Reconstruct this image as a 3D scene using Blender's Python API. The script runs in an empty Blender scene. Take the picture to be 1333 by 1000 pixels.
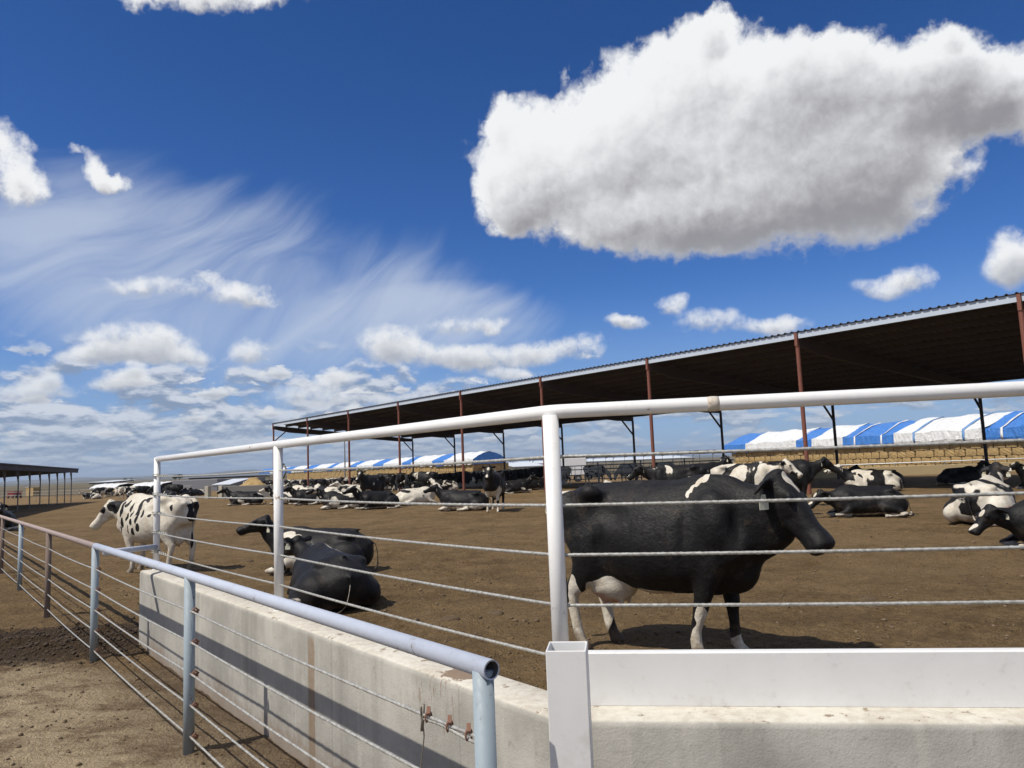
# Dairy feed lot under a cumulus sky - procedural Blender scene (metres, +Y looks into the yard, z = 0 yard ground)
import bpy, bmesh, math, random
import numpy as np
from mathutils import Vector, Matrix
R = math.radians
scene = bpy.context.scene
COL = scene.collection
random.seed(7)
rng = np.random.default_rng(11)

# ------------------------------------------------------------------ node graph helper
class S:
    """one socket (or constant) with operators that grow a node tree"""
    def __init__(s, g, v): s.g, s.v = g, v
    def __add__(s, o): return s.g.m('ADD', s, o)
    def __radd__(s, o): return s.g.m('ADD', o, s)
    def __sub__(s, o): return s.g.m('SUBTRACT', s, o)
    def __rsub__(s, o): return s.g.m('SUBTRACT', o, s)
    def __mul__(s, o): return s.g.m('MULTIPLY', s, o)
    def __rmul__(s, o): return s.g.m('MULTIPLY', o, s)
    def __truediv__(s, o): return s.g.m('DIVIDE', s, o)
    def __rtruediv__(s, o): return s.g.m('DIVIDE', o, s)

class G:
    def __init__(self, tree): self.t = tree; self.N = tree.nodes; self.Lk = tree.links
    def put(self, sock, v):
        if isinstance(v, S): v = v.v
        if isinstance(v, bpy.types.NodeSocket): self.Lk.new(v, sock)
        else:
            if hasattr(sock.default_value, '__len__') and not hasattr(v, '__len__'): v = (v,)*len(sock.default_value)
            if sock.type == 'RGBA' and len(v) == 3: v = (*v, 1)
            sock.default_value = v
    def node(self, typ, out=0, ins=None, **props):
        n = self.N.new(typ)
        for k, v in props.items(): setattr(n, k, v)
        for k, v in (ins or {}).items(): self.put(n.inputs[k], v)
        return S(self, n.outputs[out])
    def m(self, op, a, b=0.0, c=0.0, clamp=False):
        n = self.N.new('ShaderNodeMath'); n.operation = op; n.use_clamp = clamp
        self.put(n.inputs[0], a); self.put(n.inputs[1], b)
        if op in ('MULTIPLY_ADD', 'SMOOTH_MIN', 'SMOOTH_MAX', 'WRAP'): self.put(n.inputs[2], c)
        return S(self, n.outputs[0])
    def vm(self, op, a, b=(0, 0, 0), out=0, scale=None):
        n = self.N.new('ShaderNodeVectorMath'); n.operation = op
        self.put(n.inputs[0], a)
        if scale is not None: self.put(n.inputs['Scale'], scale)
        else: self.put(n.inputs[1], b)
        return S(self, n.outputs[out])
    def dot(self, a, b): return self.vm('DOT_PRODUCT', a, b, out='Value')
    def xyz(self, v):
        n = self.N.new('ShaderNodeSeparateXYZ'); self.put(n.inputs[0], v)
        return [S(self, o) for o in n.outputs]
    def comb(self, x, y, z=0.0): return self.node('ShaderNodeCombineXYZ', 0, {0: x, 1: y, 2: z})
    def noise(self, vec, scale=5, detail=4, rough=.5, dist=0, color=False, dims='3D', w=None):
        n = self.N.new('ShaderNodeTexNoise'); n.noise_dimensions = dims
        if vec is not None: self.put(n.inputs['Vector'], vec)
        if w is not None: self.put(n.inputs['W'], w)
        for k, v in (('Scale', scale), ('Detail', detail), ('Roughness', rough), ('Distortion', dist)): self.put(n.inputs[k], v)
        return S(self, n.outputs['Color' if color else 'Fac'])
    def voro(self, vec, scale=5, out='Distance', feature='F1', rnd=1.0):
        n = self.N.new('ShaderNodeTexVoronoi'); n.feature = feature
        self.put(n.inputs['Vector'], vec); self.put(n.inputs['Scale'], scale); self.put(n.inputs['Randomness'], rnd)
        return S(self, n.outputs[out])
    def ramp(self, v, lo, hi, a=0.0, b=1.0, smooth=True):
        n = self.N.new('ShaderNodeMapRange'); n.interpolation_type = 'SMOOTHSTEP' if smooth else 'LINEAR'
        for k, x in zip(('Value', 'From Min', 'From Max', 'To Min', 'To Max'), (v, lo, hi, a, b)): self.put(n.inputs[k], x)
        return S(self, n.outputs[0])
    def mix(self, f, a, b, blend='MIX'):
        n = self.N.new('ShaderNodeMix'); n.data_type = 'RGBA'; n.blend_type = blend
        self.put(n.inputs[0], f); self.put(n.inputs[6], a); self.put(n.inputs[7], b)
        return S(self, n.outputs[2])
    def mapping(self, v, loc=(0, 0, 0), rot=(0, 0, 0), sc=(1, 1, 1), typ='POINT'):
        n = self.N.new('ShaderNodeMapping'); n.vector_type = typ
        self.put(n.inputs[0], v); n.inputs[1].default_value = loc; n.inputs[2].default_value = rot; n.inputs[3].default_value = sc
        return S(self, n.outputs[0])

# ------------------------------------------------------------------ camera
H = 1.63
FPX, PITCH, ROLL = 972.0, .1078, .0398
cam = bpy.data.cameras.new('camera'); cam.sensor_width = 36; cam.lens = 36*FPX/1333
cam.clip_start = .05; cam.clip_end = 30000
camo = bpy.data.objects.new('camera', cam); COL.objects.link(camo)
camo.location = (0, 0, H)
camo.rotation_euler = (Matrix.Rotation(R(90)+PITCH, 4, 'X') @ Matrix.Rotation(-ROLL, 4, 'Z')).to_euler()
scene.camera = camo
scene.render.resolution_x, scene.render.resolution_y = 1024, 768

# ------------------------------------------------------------------ light
SUN_EL, SUN_DIR2 = R(56), (-.855, -.52)
sl = bpy.data.lights.new('sun', 'SUN'); sl.energy = 4.9; sl.angle = R(.53); sl.color = (1, .935, .83)
so = bpy.data.objects.new('sun', sl); COL.objects.link(so)
sd = Vector((SUN_DIR2[0]*math.cos(SUN_EL), SUN_DIR2[1]*math.cos(SUN_EL), math.sin(SUN_EL)))
so.rotation_euler = sd.to_track_quat('Z', 'Y').to_euler(); so.location = (0, 0, 40)

CLOUDS = [(2.13,22.44,4.39,4.23,-2.8,1.00),
(0.13,25.47,1.72,2.21,-2.0,0.55),
(6.36,21.80,6.63,5.15,-4.2,1.00),
(10.78,24.97,5.24,4.40,-6.1,1.00),
(15.12,27.63,3.50,3.24,-8.2,1.00),
(17.39,29.70,1.49,1.51,-9.5,1.00),
(16.44,22.43,9.60,6.99,-7.9,1.00),
(21.63,24.75,5.94,4.31,-10.5,1.00),
(24.92,25.84,3.64,2.74,-12.3,1.00),
(20.02,18.47,10.23,4.11,-8.3,1.00),
(27.62,22.43,6.41,4.79,-12.5,1.00),
(26.78,18.72,5.53,3.60,-10.9,1.00),
(32.38,22.78,4.09,3.28,-15.0,0.90),
(35.90,21.25,3.78,2.75,-16.1,0.80),
(0.18,19.94,2.80,2.45,-2.1,1.00),
(13.20,17.33,8.60,2.32,-5.9,1.00),
(32.68,25.59,0.91,0.97,-16.2,0.50),
(-21.36,32.39,6.17,1.51,8.1,0.80),
(-26.11,31.65,3.10,0.87,10.4,0.50),
(-34.87,20.46,1.77,2.66,10.4,0.60),
(-33.26,19.20,1.48,1.13,9.1,0.50),
(-29.34,20.90,0.94,1.26,8.3,0.55),
(-28.38,20.11,1.53,0.64,7.6,0.60),
(-30.57,22.01,1.02,0.47,9.3,0.40),
(-26.84,13.15,3.27,0.94,3.9,0.50),
(-20.79,13.28,3.37,0.98,2.5,0.55),
(-22.36,14.28,1.14,0.64,3.3,0.50),
(-18.39,12.66,1.52,0.72,1.7,0.50),
(-26.55,9.39,3.74,1.37,2.1,0.90),
(-28.65,8.48,3.13,0.72,2.0,0.70),
(-23.35,8.41,2.31,0.65,1.1,0.60),
(-19.21,8.92,1.70,1.00,0.7,0.70),
(-27.70,6.69,2.15,0.73,0.9,0.80),
(-26.95,7.38,0.95,0.63,1.2,0.80),
(-32.79,6.03,2.44,0.89,1.2,0.70),
(-31.91,6.75,0.86,0.70,1.5,0.70),
(-9.25,9.54,2.44,1.51,-0.8,0.90),
(-6.23,8.44,3.76,1.05,-1.4,0.80),
(-1.50,8.12,4.16,1.18,-2.0,0.85),
(-3.79,10.78,3.45,0.88,-1.5,0.50),
(-1.39,10.94,1.49,0.70,-2.0,0.50),
(2.09,8.62,2.02,1.06,-2.6,0.75),
(5.43,8.75,2.01,1.17,-3.1,0.75),
(-13.19,6.99,1.69,0.80,-0.7,0.80),
(-15.43,5.71,3.41,1.14,-0.8,0.70),
(-10.37,5.32,3.78,0.58,-1.3,0.60),
(9.05,10.52,1.98,0.64,-3.9,0.75),
(12.48,11.64,1.32,0.85,-4.8,0.65),
(15.26,9.98,2.90,1.02,-5.0,0.50),
(19.83,9.16,2.43,0.83,-5.6,0.80),
(27.58,11.35,2.76,0.93,-8.2,0.55),
(29.04,11.96,1.58,0.92,-8.9,0.55),
(34.81,11.82,1.89,1.92,-10.6,1.00),
(5.12,28.70,0.43,0.90,-4.0,0.30),
(-0.07,6.77,2.37,0.47,-2.3,0.70)]

def build_world():
    w = bpy.data.worlds.new('World'); scene.world = w; w.use_nodes = True
    w.node_tree.nodes.clear(); g = G(w.node_tree)
    d = g.node('ShaderNodeTexCoord', 'Generated')
    x, y, z = g.xyz(d)
    sky = g.N.new('ShaderNodeTexSky'); sky.sky_type = 'NISHITA'; sky.sun_disc = False
    sky.sun_elevation = SUN_EL; sky.sun_rotation = math.atan2(*SUN_DIR2)
    sky.altitude = 800; sky.air_density = 1.0; sky.dust_density = .35; sky.ozone_density = 2.2
    hs = g.node('ShaderNodeHueSaturation', 0, {'Saturation': SKY_SAT, 'Value': SKY_VAL, 'Color': S(g, sky.outputs[0])})
    DEG = 57.29578
    az = g.m('ARCTAN2', x, y)*DEG; el = g.m('ARCSINE', z)*DEG
    p0 = g.comb(az, el)
    # deeper blue overhead
    base = g.mix(g.ramp(el, 2, 34), g.mix(1.0, hs, SKY_LOW, 'MULTIPLY'), g.mix(1.0, hs, SKY_HIGH, 'MULTIPLY'))
    # ---- cirrus streaks, fanning up to the right
    q = g.mapping(p0, (-26, 10, 0), (0, 0, R(24)), (1, 1, 1), 'TEXTURE')
    qx, qy, _ = g.xyz(q)
    bend = g.noise(g.mapping(q, sc=(.05, .09, 1)), 1.0, 2, .5)
    q2 = g.comb(qx*.055+bend*.8, qy*.34 + bend*4.0 - qx*qx*.0035)
    st = g.noise(q2, 1.0, 6, .58, .3)
    st2 = g.noise(g.comb(qx*.03+7.3, qy*.16+bend*2.0), 1.0, 4, .5)
    mk = g.mapping(p0, (-22, 13.5, 0), (0, 0, R(-6)), (25, 9.5, 1), 'TEXTURE')
    r2 = g.dot(mk, mk)
    mk2 = g.mapping(p0, (-8, 11.5, 0), (0, 0, R(-4)), (14, 4.0, 1), 'TEXTURE')
    env = g.m('MAXIMUM', g.ramp(r2, 1.15, .05), g.ramp(g.dot(mk2, mk2), 1.3, .1))
    cir = g.ramp(st*.60+st2*.5+env*.42, .64, 1.06)*g.m('POWER', env, .9)*.70
    col = g.mix(cir, base, tuple(10*c for c in (.68, .755, .87)))
    # ---- high thin veil close to the horizon
    veil = g.ramp(el, 14, -1)*.75
    col = g.mix(veil, col, tuple(10*c for c in (.31, .45, .70)))
    # ---- low rows of far cumulus
    pe = g.ramp(el, 0, 12, 0, 1, False)
    row = g.m('POWER', pe+.015, .5)*5.2
    sx = g.ramp(el, 0, 9, .30, .15)
    wv = g.noise(g.comb(az*.5, el*1.3), 1.0, 5, .6)
    def lown(dy): return g.noise(g.comb(az*.17, row*1.25+dy+wv*.12), 1.25, 6, .56, .15)
    n1 = lown(0.0); n2 = lown(.17)
    cov = g.ramp(az, -10, 14, .06, -.045) + g.ramp(el, 4.0, 9.0, .05, -.16)
    lm = g.ramp(n1 + cov, .44, .57)*g.ramp(el, .1, 1.2)*g.ramp(el, 11, 7.5)
    ll = g.ramp((n1-n2)*1.0+(wv-.5)*.16, -.085, .085)
    lc = g.mix(ll, tuple(10*c for c in (.27, .34, .47)), tuple(10*c for c in (.78, .81, .87)))
    lc = g.mix(g.ramp(el, 5.5, 0)*.6, lc, tuple(10*c for c in (.33, .43, .58)))
    col = g.mix(lm*.82, col, lc)
    # ---- ranks of small flat-based puffs above them
    pu = g.comb(az*.20, g.m('POWER', g.ramp(el, .6, 9.5, 0, 1, False), .62)*4.6, 0)
    vo = g.N.new('ShaderNodeTexVoronoi'); g.put(vo.inputs['Vector'], pu); vo.inputs['Scale'].default_value = 1.0; vo.inputs['Randomness'].default_value = .85
    lv = g.vm('SUBTRACT', pu, S(g, vo.outputs['Position'])); lx, ly, _ = g.xyz(lv)
    hs_ = g.xyz(S(g, vo.outputs['Color']))[0]
    pnz = g.noise(g.comb(az*.95, el*1.5), 1.0, 6, .6)
    e_ = 1.0 - g.m('ABSOLUTE', lx)*1.55 - g.m('MAXIMUM', ly*1.9, ly*-4.2)*1.0
    pf = e_ + (pnz-.5)*1.5 - .40 + g.ramp(az, -6, 16, .06, -.22) + (hs_-.5)*.5
    pm = g.ramp(pf, .10, .42)*g.ramp(el, .8, 2.2)*g.ramp(el, 9.8, 8.0)
    pl = g.ramp(ly*2.2 + (pnz-.5)*1.1 + g.ramp(pf, .2, .8, .25, -.1), -.35, .42)
    pc_ = g.mix(pl, tuple(10*c for c in (.36, .40, .48)), tuple(10*c for c in (.84, .865, .90)))
    pc_ = g.mix(g.ramp(el, 6, 0)*.5, pc_, tuple(10*c for c in (.42, .50, .62)))
    col = g.mix(pm*.85, col, pc_)
    # ---- cumulus: soft ellipsoids in direction space, warped and eroded by noise
    wl = g.noise(g.mapping(p0, sc=(.16, .16, 1)), 1.0, 3, .55, color=True)
    wf = g.noise(g.mapping(p0, (3, 9, 0), sc=(.7, .7, 1)), 1.0, 5, .6, color=True)
    warp = g.vm('ADD', g.vm('SCALE', g.vm('SUBTRACT', wl, (.5, .5, .5)), scale=3.0), g.vm('SCALE', g.vm('SUBTRACT', wf, (.5, .5, .5)), scale=1.5))
    # smaller clouds need smaller warps: fade it towards the horizon
    p = g.vm('ADD', p0, g.vm('SCALE', warp, scale=g.ramp(el, 3, 19, .30, 1.0)))
    W = T = None
    for (a, e, ra, re, rot, s) in CLOUDS:
        mp = g.mapping(p, (a, e, 0), (0, 0, R(rot)), (ra, re, 1e3), 'TEXTURE')
        k = g.m('MULTIPLY_ADD', g.dot(mp, mp), -1/1.9, 1.0, clamp=True)
        wgt = k*k*s
        ty = g.dot(mp, (0, 1, 0))
        W = wgt if W is None else W+wgt
        T = wgt*ty if T is None else g.m('MULTIPLY_ADD', wgt, ty, T)
    T = T/(W+.02)
    sc = g.ramp(el, 6, 20, 1.8, .75)
    pn = g.vm('SCALE', p0, scale=1.0)
    def puffs(v): return g.noise(g.vm('SCALE', v, scale=.42), 1.0, 6, .52, .15)
    na = puffs(p0); nb = puffs(g.vm('ADD', p0, (-.5, .75, 0)))
    nf = g.noise(g.mapping(p0, (5, 2, 1), sc=(1.5, 1.5, 1)), 1.0, 7, .62, .5)
    Wr = g.m('SQRT', W)
    F = Wr + (na-.5)*.95 + (nf-.5)*g.ramp(na, .3, .7, .62, .22)
    mask = g.mix(g.ramp(el, 12, 17), g.ramp(F, .34, .95), g.ramp(F, .36, .80))
    thick = g.ramp(Wr+(na-.5)*.5, .55, 1.3)
    big = g.ramp(el, 12.5, 17)
    lit = g.ramp(T*1.15 + (na-nb)*g.ramp(thick, 0, 1, 1.9, .62) + (nf-.5)*.34 + g.ramp(thick, 0, 1, .42, -.02) + g.ramp(az, 4, 30, .34, -.22, False)*big, -.72, .66)
    core = g.mix(big, tuple(10*c for c in (.40, .42, .47)), tuple(10*c for c in (.325, .32, .345)))
    body = g.mix(lit, core, tuple(10*c for c in (.97, .985, 1.0)))
    rim = g.ramp(F, 1.0, .45)*.8
    body = g.mix(rim*g.ramp(lit, .9, .1), body, tuple(10*c for c in (.58, .60, .64)))
    body = g.mix(g.ramp(el, 14, 0)*.30, body, tuple(10*c for c in (.50, .57, .68)))
    col = g.mix(mask*g.ramp(el, 1, 12, .72, 1.0), col, body)
    # added unseen clouds behind and above the camera, to make the ambient light neutral
    on = g.vm('SCALE', d, scale=2.6)
    oc = g.noise(on, 1.0, 6, .55)
    away = g.m('MAXIMUM', g.ramp(g.m('ABSOLUTE', az), 42, 58), g.ramp(el, 37, 50))
    ocm = g.ramp(oc, .47, .56)*away*g.ramp(el, 1, 8)
    col = g.mix(ocm*.9, col, tuple(10*c for c in (.66, .67, .69)))
    bg = g.N.new('ShaderNodeBackground'); g.put(bg.inputs[0], col); bg.inputs[1].default_value = .1
    out = g.N.new('ShaderNodeOutputWorld'); g.Lk.new(bg.outputs[0], out.inputs[0])
    w.cycles.sampling_method = 'MANUAL'; w.cycles.sample_map_resolution = 512
SKY_SAT, SKY_VAL, SKY_LOW, SKY_HIGH = 1.25, 1.0, (.62, .80, 1.18), (.52, .70, 1.0)
build_world()
vs = scene.view_settings; vs.view_transform = 'Standard'; vs.look = 'None'; vs.exposure = -.12; vs.gamma = 1

# ------------------------------------------------------------------ measuring helpers (calibrated camera -> metres)
def ray(px, py):
    X, Y = (px-666.5)/FPX, (py-500)/FPX
    c, s = math.cos(ROLL), math.sin(ROLL); X, Y = X*c-Y*s, X*s+Y*c
    c, s = math.cos(PITCH), math.sin(PITCH)
    return np.array([X, c+Y*s, s-Y*c])
def at(px, py, z=0.0):
    r = ray(px, py); t = (z-H)/r[2]; return np.array([r[0]*t, r[1]*t, z])
def atg(px, py):
    p = at(px, py)
    for _ in range(30): p = at(px, py, float(gz(p[1]))*.5+p[2]*.5)
    return p
def aty(px, py, Y):
    r = ray(px, py)*(Y/ray(px, py)[1]); return np.array([r[0], r[1], r[2]+H])
def v3(p, z=0.0): return np.array([p[0], p[1], z], float)

# ------------------------------------------------------------------ mesh builder
class MB:
    def __init__(s): s.v, s.f, s.m = [], [], []
    def add(s, verts, faces, mi=0):
        o = len(s.v); s.v += [tuple(map(float, p)) for p in verts]
        s.f += [tuple(i+o for i in f) for f in faces]; s.m += [mi]*len(faces); return s
    def box(s, c, size, rz=0.0, rx=0.0, ry=0.0, mi=0):
        M = Matrix.Rotation(rz, 3, 'Z') @ Matrix.Rotation(ry, 3, 'Y') @ Matrix.Rotation(rx, 3, 'X')
        vs = []
        for dz in (-.5, .5):
            for dx, dy in ((-.5, -.5), (.5, -.5), (.5, .5), (-.5, .5)):
                vs.append(Vector(c) + M @ Vector((dx*size[0], dy*size[1], dz*size[2])))
        return s.add(vs, [(3, 2, 1, 0), (4, 5, 6, 7), (0, 1, 5, 4), (1, 2, 6, 5), (2, 3, 7, 6), (3, 0, 4, 7)], mi)
    def bar(s, a, b, w, h, mi=0, up=(0, 0, 1)):
        """rectangular bar from a to b, w wide, h high"""
        a, b = Vector(a), Vector(b); d = (b-a).normalized(); u = Vector(up)
        sd_ = d.cross(u).normalized(); u = sd_.cross(d).normalized()
        vs = [p + sd_*(x*w/2) + u*(y*h/2) for p in (a, b) for x, y in ((-1, -1), (1, -1), (1, 1), (-1, 1))]
        return s.add(vs, [(3, 2, 1, 0), (4, 5, 6, 7), (0, 1, 5, 4), (1, 2, 6, 5), (2, 3, 7, 6), (3, 0, 4, 7)], mi)
    def prism(s, poly, z0, z1, mi=0):
        n = len(poly); vs = [(*p[:2], z0) for p in poly] + [(*p[:2], z1) for p in poly]
        return s.add(vs, [tuple(range(n))[::-1], tuple(range(n, 2*n))] + [(i, (i+1) % n, n+(i+1) % n, n+i) for i in range(n)], mi)
    def tube(s, pts, r, seg=12, caps=True, lobes=0, twist=0.0, hollow=0.0, mi=0):
        P = [np.array(p, float) for p in pts]; n = len(P)
        rr = r if hasattr(r, '__len__') else [r]*n
        vs, up, ang = [], None, 0.0
        for i in range(n):
            t = P[min(i+1, n-1)]-P[max(i-1, 0)]; t = t/(np.linalg.norm(t)+1e-12)
            if up is None: up = np.array([0, 0, 1.]) if abs(t[2]) < .9 else np.array([1., 0, 0])
            sx = np.cross(t, up); sx /= np.linalg.norm(sx); up = np.cross(sx, t)
            if i: ang += np.linalg.norm(P[i]-P[i-1])*twist
            for k in range(seg):
                a = 2*math.pi*k/seg
                q = rr[i]*(1+(.2*math.cos(lobes*(a-ang)) if lobes else 0))
                vs.append(P[i]+sx*q*math.cos(a)+up*q*math.sin(a))
        fs = [(i*seg+k, i*seg+(k+1) % seg, (i+1)*seg+(k+1) % seg, (i+1)*seg+k) for i in range(n-1) for k in range(seg)]
        if caps and not hollow: fs += [tuple(range(seg))[::-1], tuple((n-1)*seg+k for k in range(seg))]
        s.add(vs, fs, mi)
        if hollow:
            s.tube(pts[::-1], [x-hollow for x in rr][::-1], seg, False, mi=1)
            b = len(s.v)-n*seg; a0 = b-n*seg
            # annular ends
            for k in range(seg):
                j = (k+1) % seg
                for (oi, ii) in ((0, n-1), (n-1, 0)):
                    o = [s.v[a0+oi*seg+q] for q in range(seg)]; I = [s.v[b+ii*seg+q] for q in range(seg)]
                    def near(p): return min(range(seg), key=lambda q: sum((I[q][w]-p[w])**2 for w in range(3)))
                    s.f.append((a0+oi*seg+k, a0+oi*seg+j, b+ii*seg+near(o[j]), b+ii*seg+near(o[k]))); s.m.append(mi)
        return s
    def ball(s, c, r, seg=12, rings=8, mi=0):
        r = r if hasattr(r, '__len__') else (r, r, r)
        vs = [(c[0], c[1], c[2]-r[2])]
        for i in range(1, rings):
            t = math.pi*i/rings
            for k in range(seg):
                a = 2*math.pi*k/seg
                vs.append((c[0]+r[0]*math.sin(t)*math.cos(a), c[1]+r[1]*math.sin(t)*math.sin(a), c[2]-r[2]*math.cos(t)))
        vs.append((c[0], c[1], c[2]+r[2])); e = len(vs)-1
        fs = [(0, 1+(k+1) % seg, 1+k) for k in range(seg)]
        for i in range(rings-2):
            for k in range(seg):
                a, b = 1+i*seg, 1+(i+1)*seg; j = (k+1) % seg
                fs.append((a+k, a+j, b+j, b+k))
        b = 1+(rings-2)*seg
        fs += [(b+k, b+(k+1) % seg, e) for k in range(seg)]
        return s.add(vs, fs, mi)
    def mesh(s, name, mats, base=(0, 0, 0), smooth=False):
        me = bpy.data.meshes.new(name); b = np.array(base, float)
        me.from_pydata([tuple(np.array(p)-b) for p in s.v], [], s.f)
        for m_ in (mats if isinstance(mats, (list, tuple)) else [mats]): me.materials.append(m_)
        if any(s.m): me.polygons.foreach_set('material_index', s.m)
        me.polygons.foreach_set('use_smooth', [smooth]*len(s.f)); me.update(); return me
    def build(s, name, mats, parent=None, base=None, smooth=False, bevel=0.0, sharp=None):
        if base is None: base = parent.location if parent is not None and parent.parent is None else (getattr(parent, 'wbase', None) or (0, 0, 0)) if parent is not None else (0, 0, 0)
        return link(name, s.mesh(name, mats, base, smooth), parent, None if parent else base, bevel)

WB = {}
def wbase(o):
    while o.parent is not None: o = o.parent
    return tuple(o.location)
def link(name, me, parent=None, loc=None, bevel=0.0, label=None):
    o = bpy.data.objects.new(name, me); COL.objects.link(o)
    if parent is not None: o.parent = parent
    elif loc is not None: o.location = loc
    if bevel:
        b = o.modifiers.new('bevel', 'BEVEL'); b.width = bevel; b.segments = 2; b.limit_method = 'ANGLE'; b.angle_limit = R(40)
    if label: o['label'] = label
    return o
def part(mb, name, mats, parent, **k):
    """a child mesh given in world metres (things are never rotated when built this way)"""
    return mb.build(name, mats, parent, base=wbase(parent), **k)
def thing(name, label, cat, loc=(0, 0, 0), group=None, rz=0.0):
    o = bpy.data.objects.new(name, None); o.empty_display_size = .2; COL.objects.link(o)
    o.location = tuple(map(float, loc)); o.rotation_euler = (0, 0, rz); return tag(o, label, cat, group)
def tag(o, label, cat, group=None):
    o['label'] = label; o['category'] = cat
    if group: o['group'] = group
    return o
def kind(o, k): o['kind'] = k; return o
def dup(root, loc=None, rz=None, label=None, group=None):
    def cp(o, parent):
        c = o.copy(); COL.objects.link(c)
        if parent is not None: c.parent = parent; c.matrix_parent_inverse = o.matrix_parent_inverse
        for ch in o.children: cp(ch, c)
        return c
    r = cp(root, None)
    if loc is not None: r.location = tuple(map(float, loc))
    if rz is not None: r.rotation_euler.z = rz
    if label: r['label'] = label
    if group: r['group'] = group
    return r

# ------------------------------------------------------------------ materials
def mat(name, fn, bump=None):
    m = bpy.data.materials.new(name); m.use_nodes = True; nt = m.node_tree
    bs = nt.nodes['Principled BSDF']; g = G(nt); g.bs = bs
    g.P = g.node('ShaderNodeNewGeometry', 'Position'); g.O = g.node('ShaderNodeTexCoord', 'Object')
    fn(g, bs); return m
def setb(g, bs, **k):
    names = dict(col='Base Color', rough='Roughness', metal='Metallic', spec='Specular IOR Level', sheen='Sheen Weight', coat='Coat Weight')
    for a, v in k.items(): g.put(bs.inputs[names[a]], v)
def bump(g, bs, h, strength=.5, dist=.01):
    n = g.N.new('ShaderNodeBump'); g.put(n.inputs['Height'], h); n.inputs['Strength'].default_value = strength; n.inputs['Distance'].default_value = dist
    g.Lk.new(n.outputs[0], bs.inputs['Normal'])

def paint(name, col, rough=.4, dirt=(.16, .11, .07), damt=.5, sc=6.0, rust=None, low=None):
    def fn(g, bs):
        n = g.noise(g.P, sc, 6, .65); n2 = g.noise(g.P, sc*7, 4, .6)
        c = g.mix(g.ramp(n, .35, .7)*.25, col, tuple(x*.78 for x in col))
        c = g.mix(g.ramp(n*.6+n2*.4, .56, .66)*damt, c, dirt)
        if rust: c = g.mix(g.ramp(n2*.55+n*.5, rust[1], rust[1]+.04), c, rust[0])
        if low is not None:
            z = g.xyz(g.P)[2]; c = g.mix(g.ramp(z + (n2-.5)*.25, low, low-.3)*.55, c, dirt)
        setb(g, bs, col=c, rough=g.ramp(n2, .3, .7, rough, min(1, rough+.2))); bump(g, bs, n2, .15, .003)
    return mat(name, fn)
M = {}
M['white'] = paint('white_paint', (.80, .80, .785), .32, (.42, .38, .32), .35, 5, rust=((.20, .10, .05), .652))
M['blue'] = paint('pale_blue_paint', (.49, .535, .625), .38, (.20, .18, .16), .4, 6, rust=((.13, .075, .05), .66), low=.25)
M['bluepost'] = paint('shaded_blue_paint', (.285, .345, .385), .5, (.17, .15, .12), .45, 6, rust=((.13, .075, .05), .64), low=.35)  # blue darkened for the posts: their dim camera-facing side is in the colour
M['rusty'] = paint('rusty_pipe', (.17, .125, .10), .7, (.27, .24, .22), .5, 5, low=.2)
M['palerust'] = paint('worn_rail_paint', (.34, .27, .25), .6, (.16, .10, .07), .6, 4)
M['vinyl'] = paint('white_vinyl', (.735, .735, .725), .38, (.45, .42, .36), .35, 3.5, low=.80)
M['clamp'] = paint('rusted_clamp', (.20, .10, .065), .75, (.09, .06, .05), .6, 30)
M['post_red'] = paint('red_oxide_steel', (.20, .070, .045), .55, (.10, .06, .045), .5, 2)
M['post_dark'] = paint('dark_primer_steel', (.052, .040, .038), .6, (.08, .06, .05), .4, 2)
M['bull'] = paint('tyre_black_bore_shade', (.03, .03, .033), .5)  # wheel black, also the painted dark inside the rail pipe
def _cable(g, bs):
    n = g.noise(g.P, 60, 3, .6); setb(g, bs, col=g.mix(g.ramp(n, .35, .7), (.50, .50, .47), (.30, .29, .26)), metal=.35, rough=.5)
M['cable'] = mat('galvanised_cable', _cable)
def _wire(g, bs): setb(g, bs, col=(.22, .20, .17), metal=.4, rough=.55)
M['wire'] = mat('thin_wire', _wire)

# ------------------------------------------------------------------ key lines of the yard
DIR = np.array([-math.sin(.6771), math.cos(.6771), 0])        # along the left wall, the lane fence and the shade shed
NRM = np.array([math.cos(.6771), math.sin(.6771), 0])         # towards the yard
D2 = np.array([math.sin(1.4329), -math.cos(1.4329), 0])       # along the right wall
N2 = np.array([math.cos(1.4329), math.sin(1.4329), 0])
B0 = np.array([-.1216, 2.3209, 0])                            # first post of the lane fence
W0 = np.array([.145, 2.9157, 0])                              # corner post of the white fence
WT = .728                                                     # top of the concrete wall
def isect(p, d, q, e):
    A = np.array([[d[0], -e[0]], [d[1], -e[1]]]); t = np.linalg.solve(A, (q-p)[:2]); return p + d*t[0]

# ------------------------------------------------------------------ ground: one sheet, fine near the camera, out to the horizon
def graded(lo, hi, step, end, grow):
    a = list(np.arange(lo, hi, step)); s = step; x = a[-1]
    while x < end: s *= grow; x += s; a.append(x)
    return a
xr = graded(0, 8, .055, 7000, 1.09); xl = graded(0, 9, .055, 7000, 1.09)
gx = np.array(sorted(set([-v for v in xl] + xr)))
gy = np.array([-60, -25, -10, -4, -1, 0, .5] + list(np.arange(1, 1.5, .1)) + graded(1.5, 16, .055, 9000, 1.045))
GX, GY = np.meshgrid(gx, gy)
def vnoise(x, y, seed=0):
    r_ = np.random.default_rng(seed); T = r_.random((256, 256))
    xi, yi = np.floor(x).astype(int), np.floor(y).astype(int); fx, fy = x-xi, y-yi
    fx, fy = fx*fx*(3-2*fx), fy*fy*(3-2*fy)
    def t(a, b): return T[a & 255, b & 255]
    return (t(xi, yi)*(1-fx)+t(xi+1, yi)*fx)*(1-fy)+(t(xi, yi+1)*(1-fx)+t(xi+1, yi+1)*fx)*fy
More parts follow.
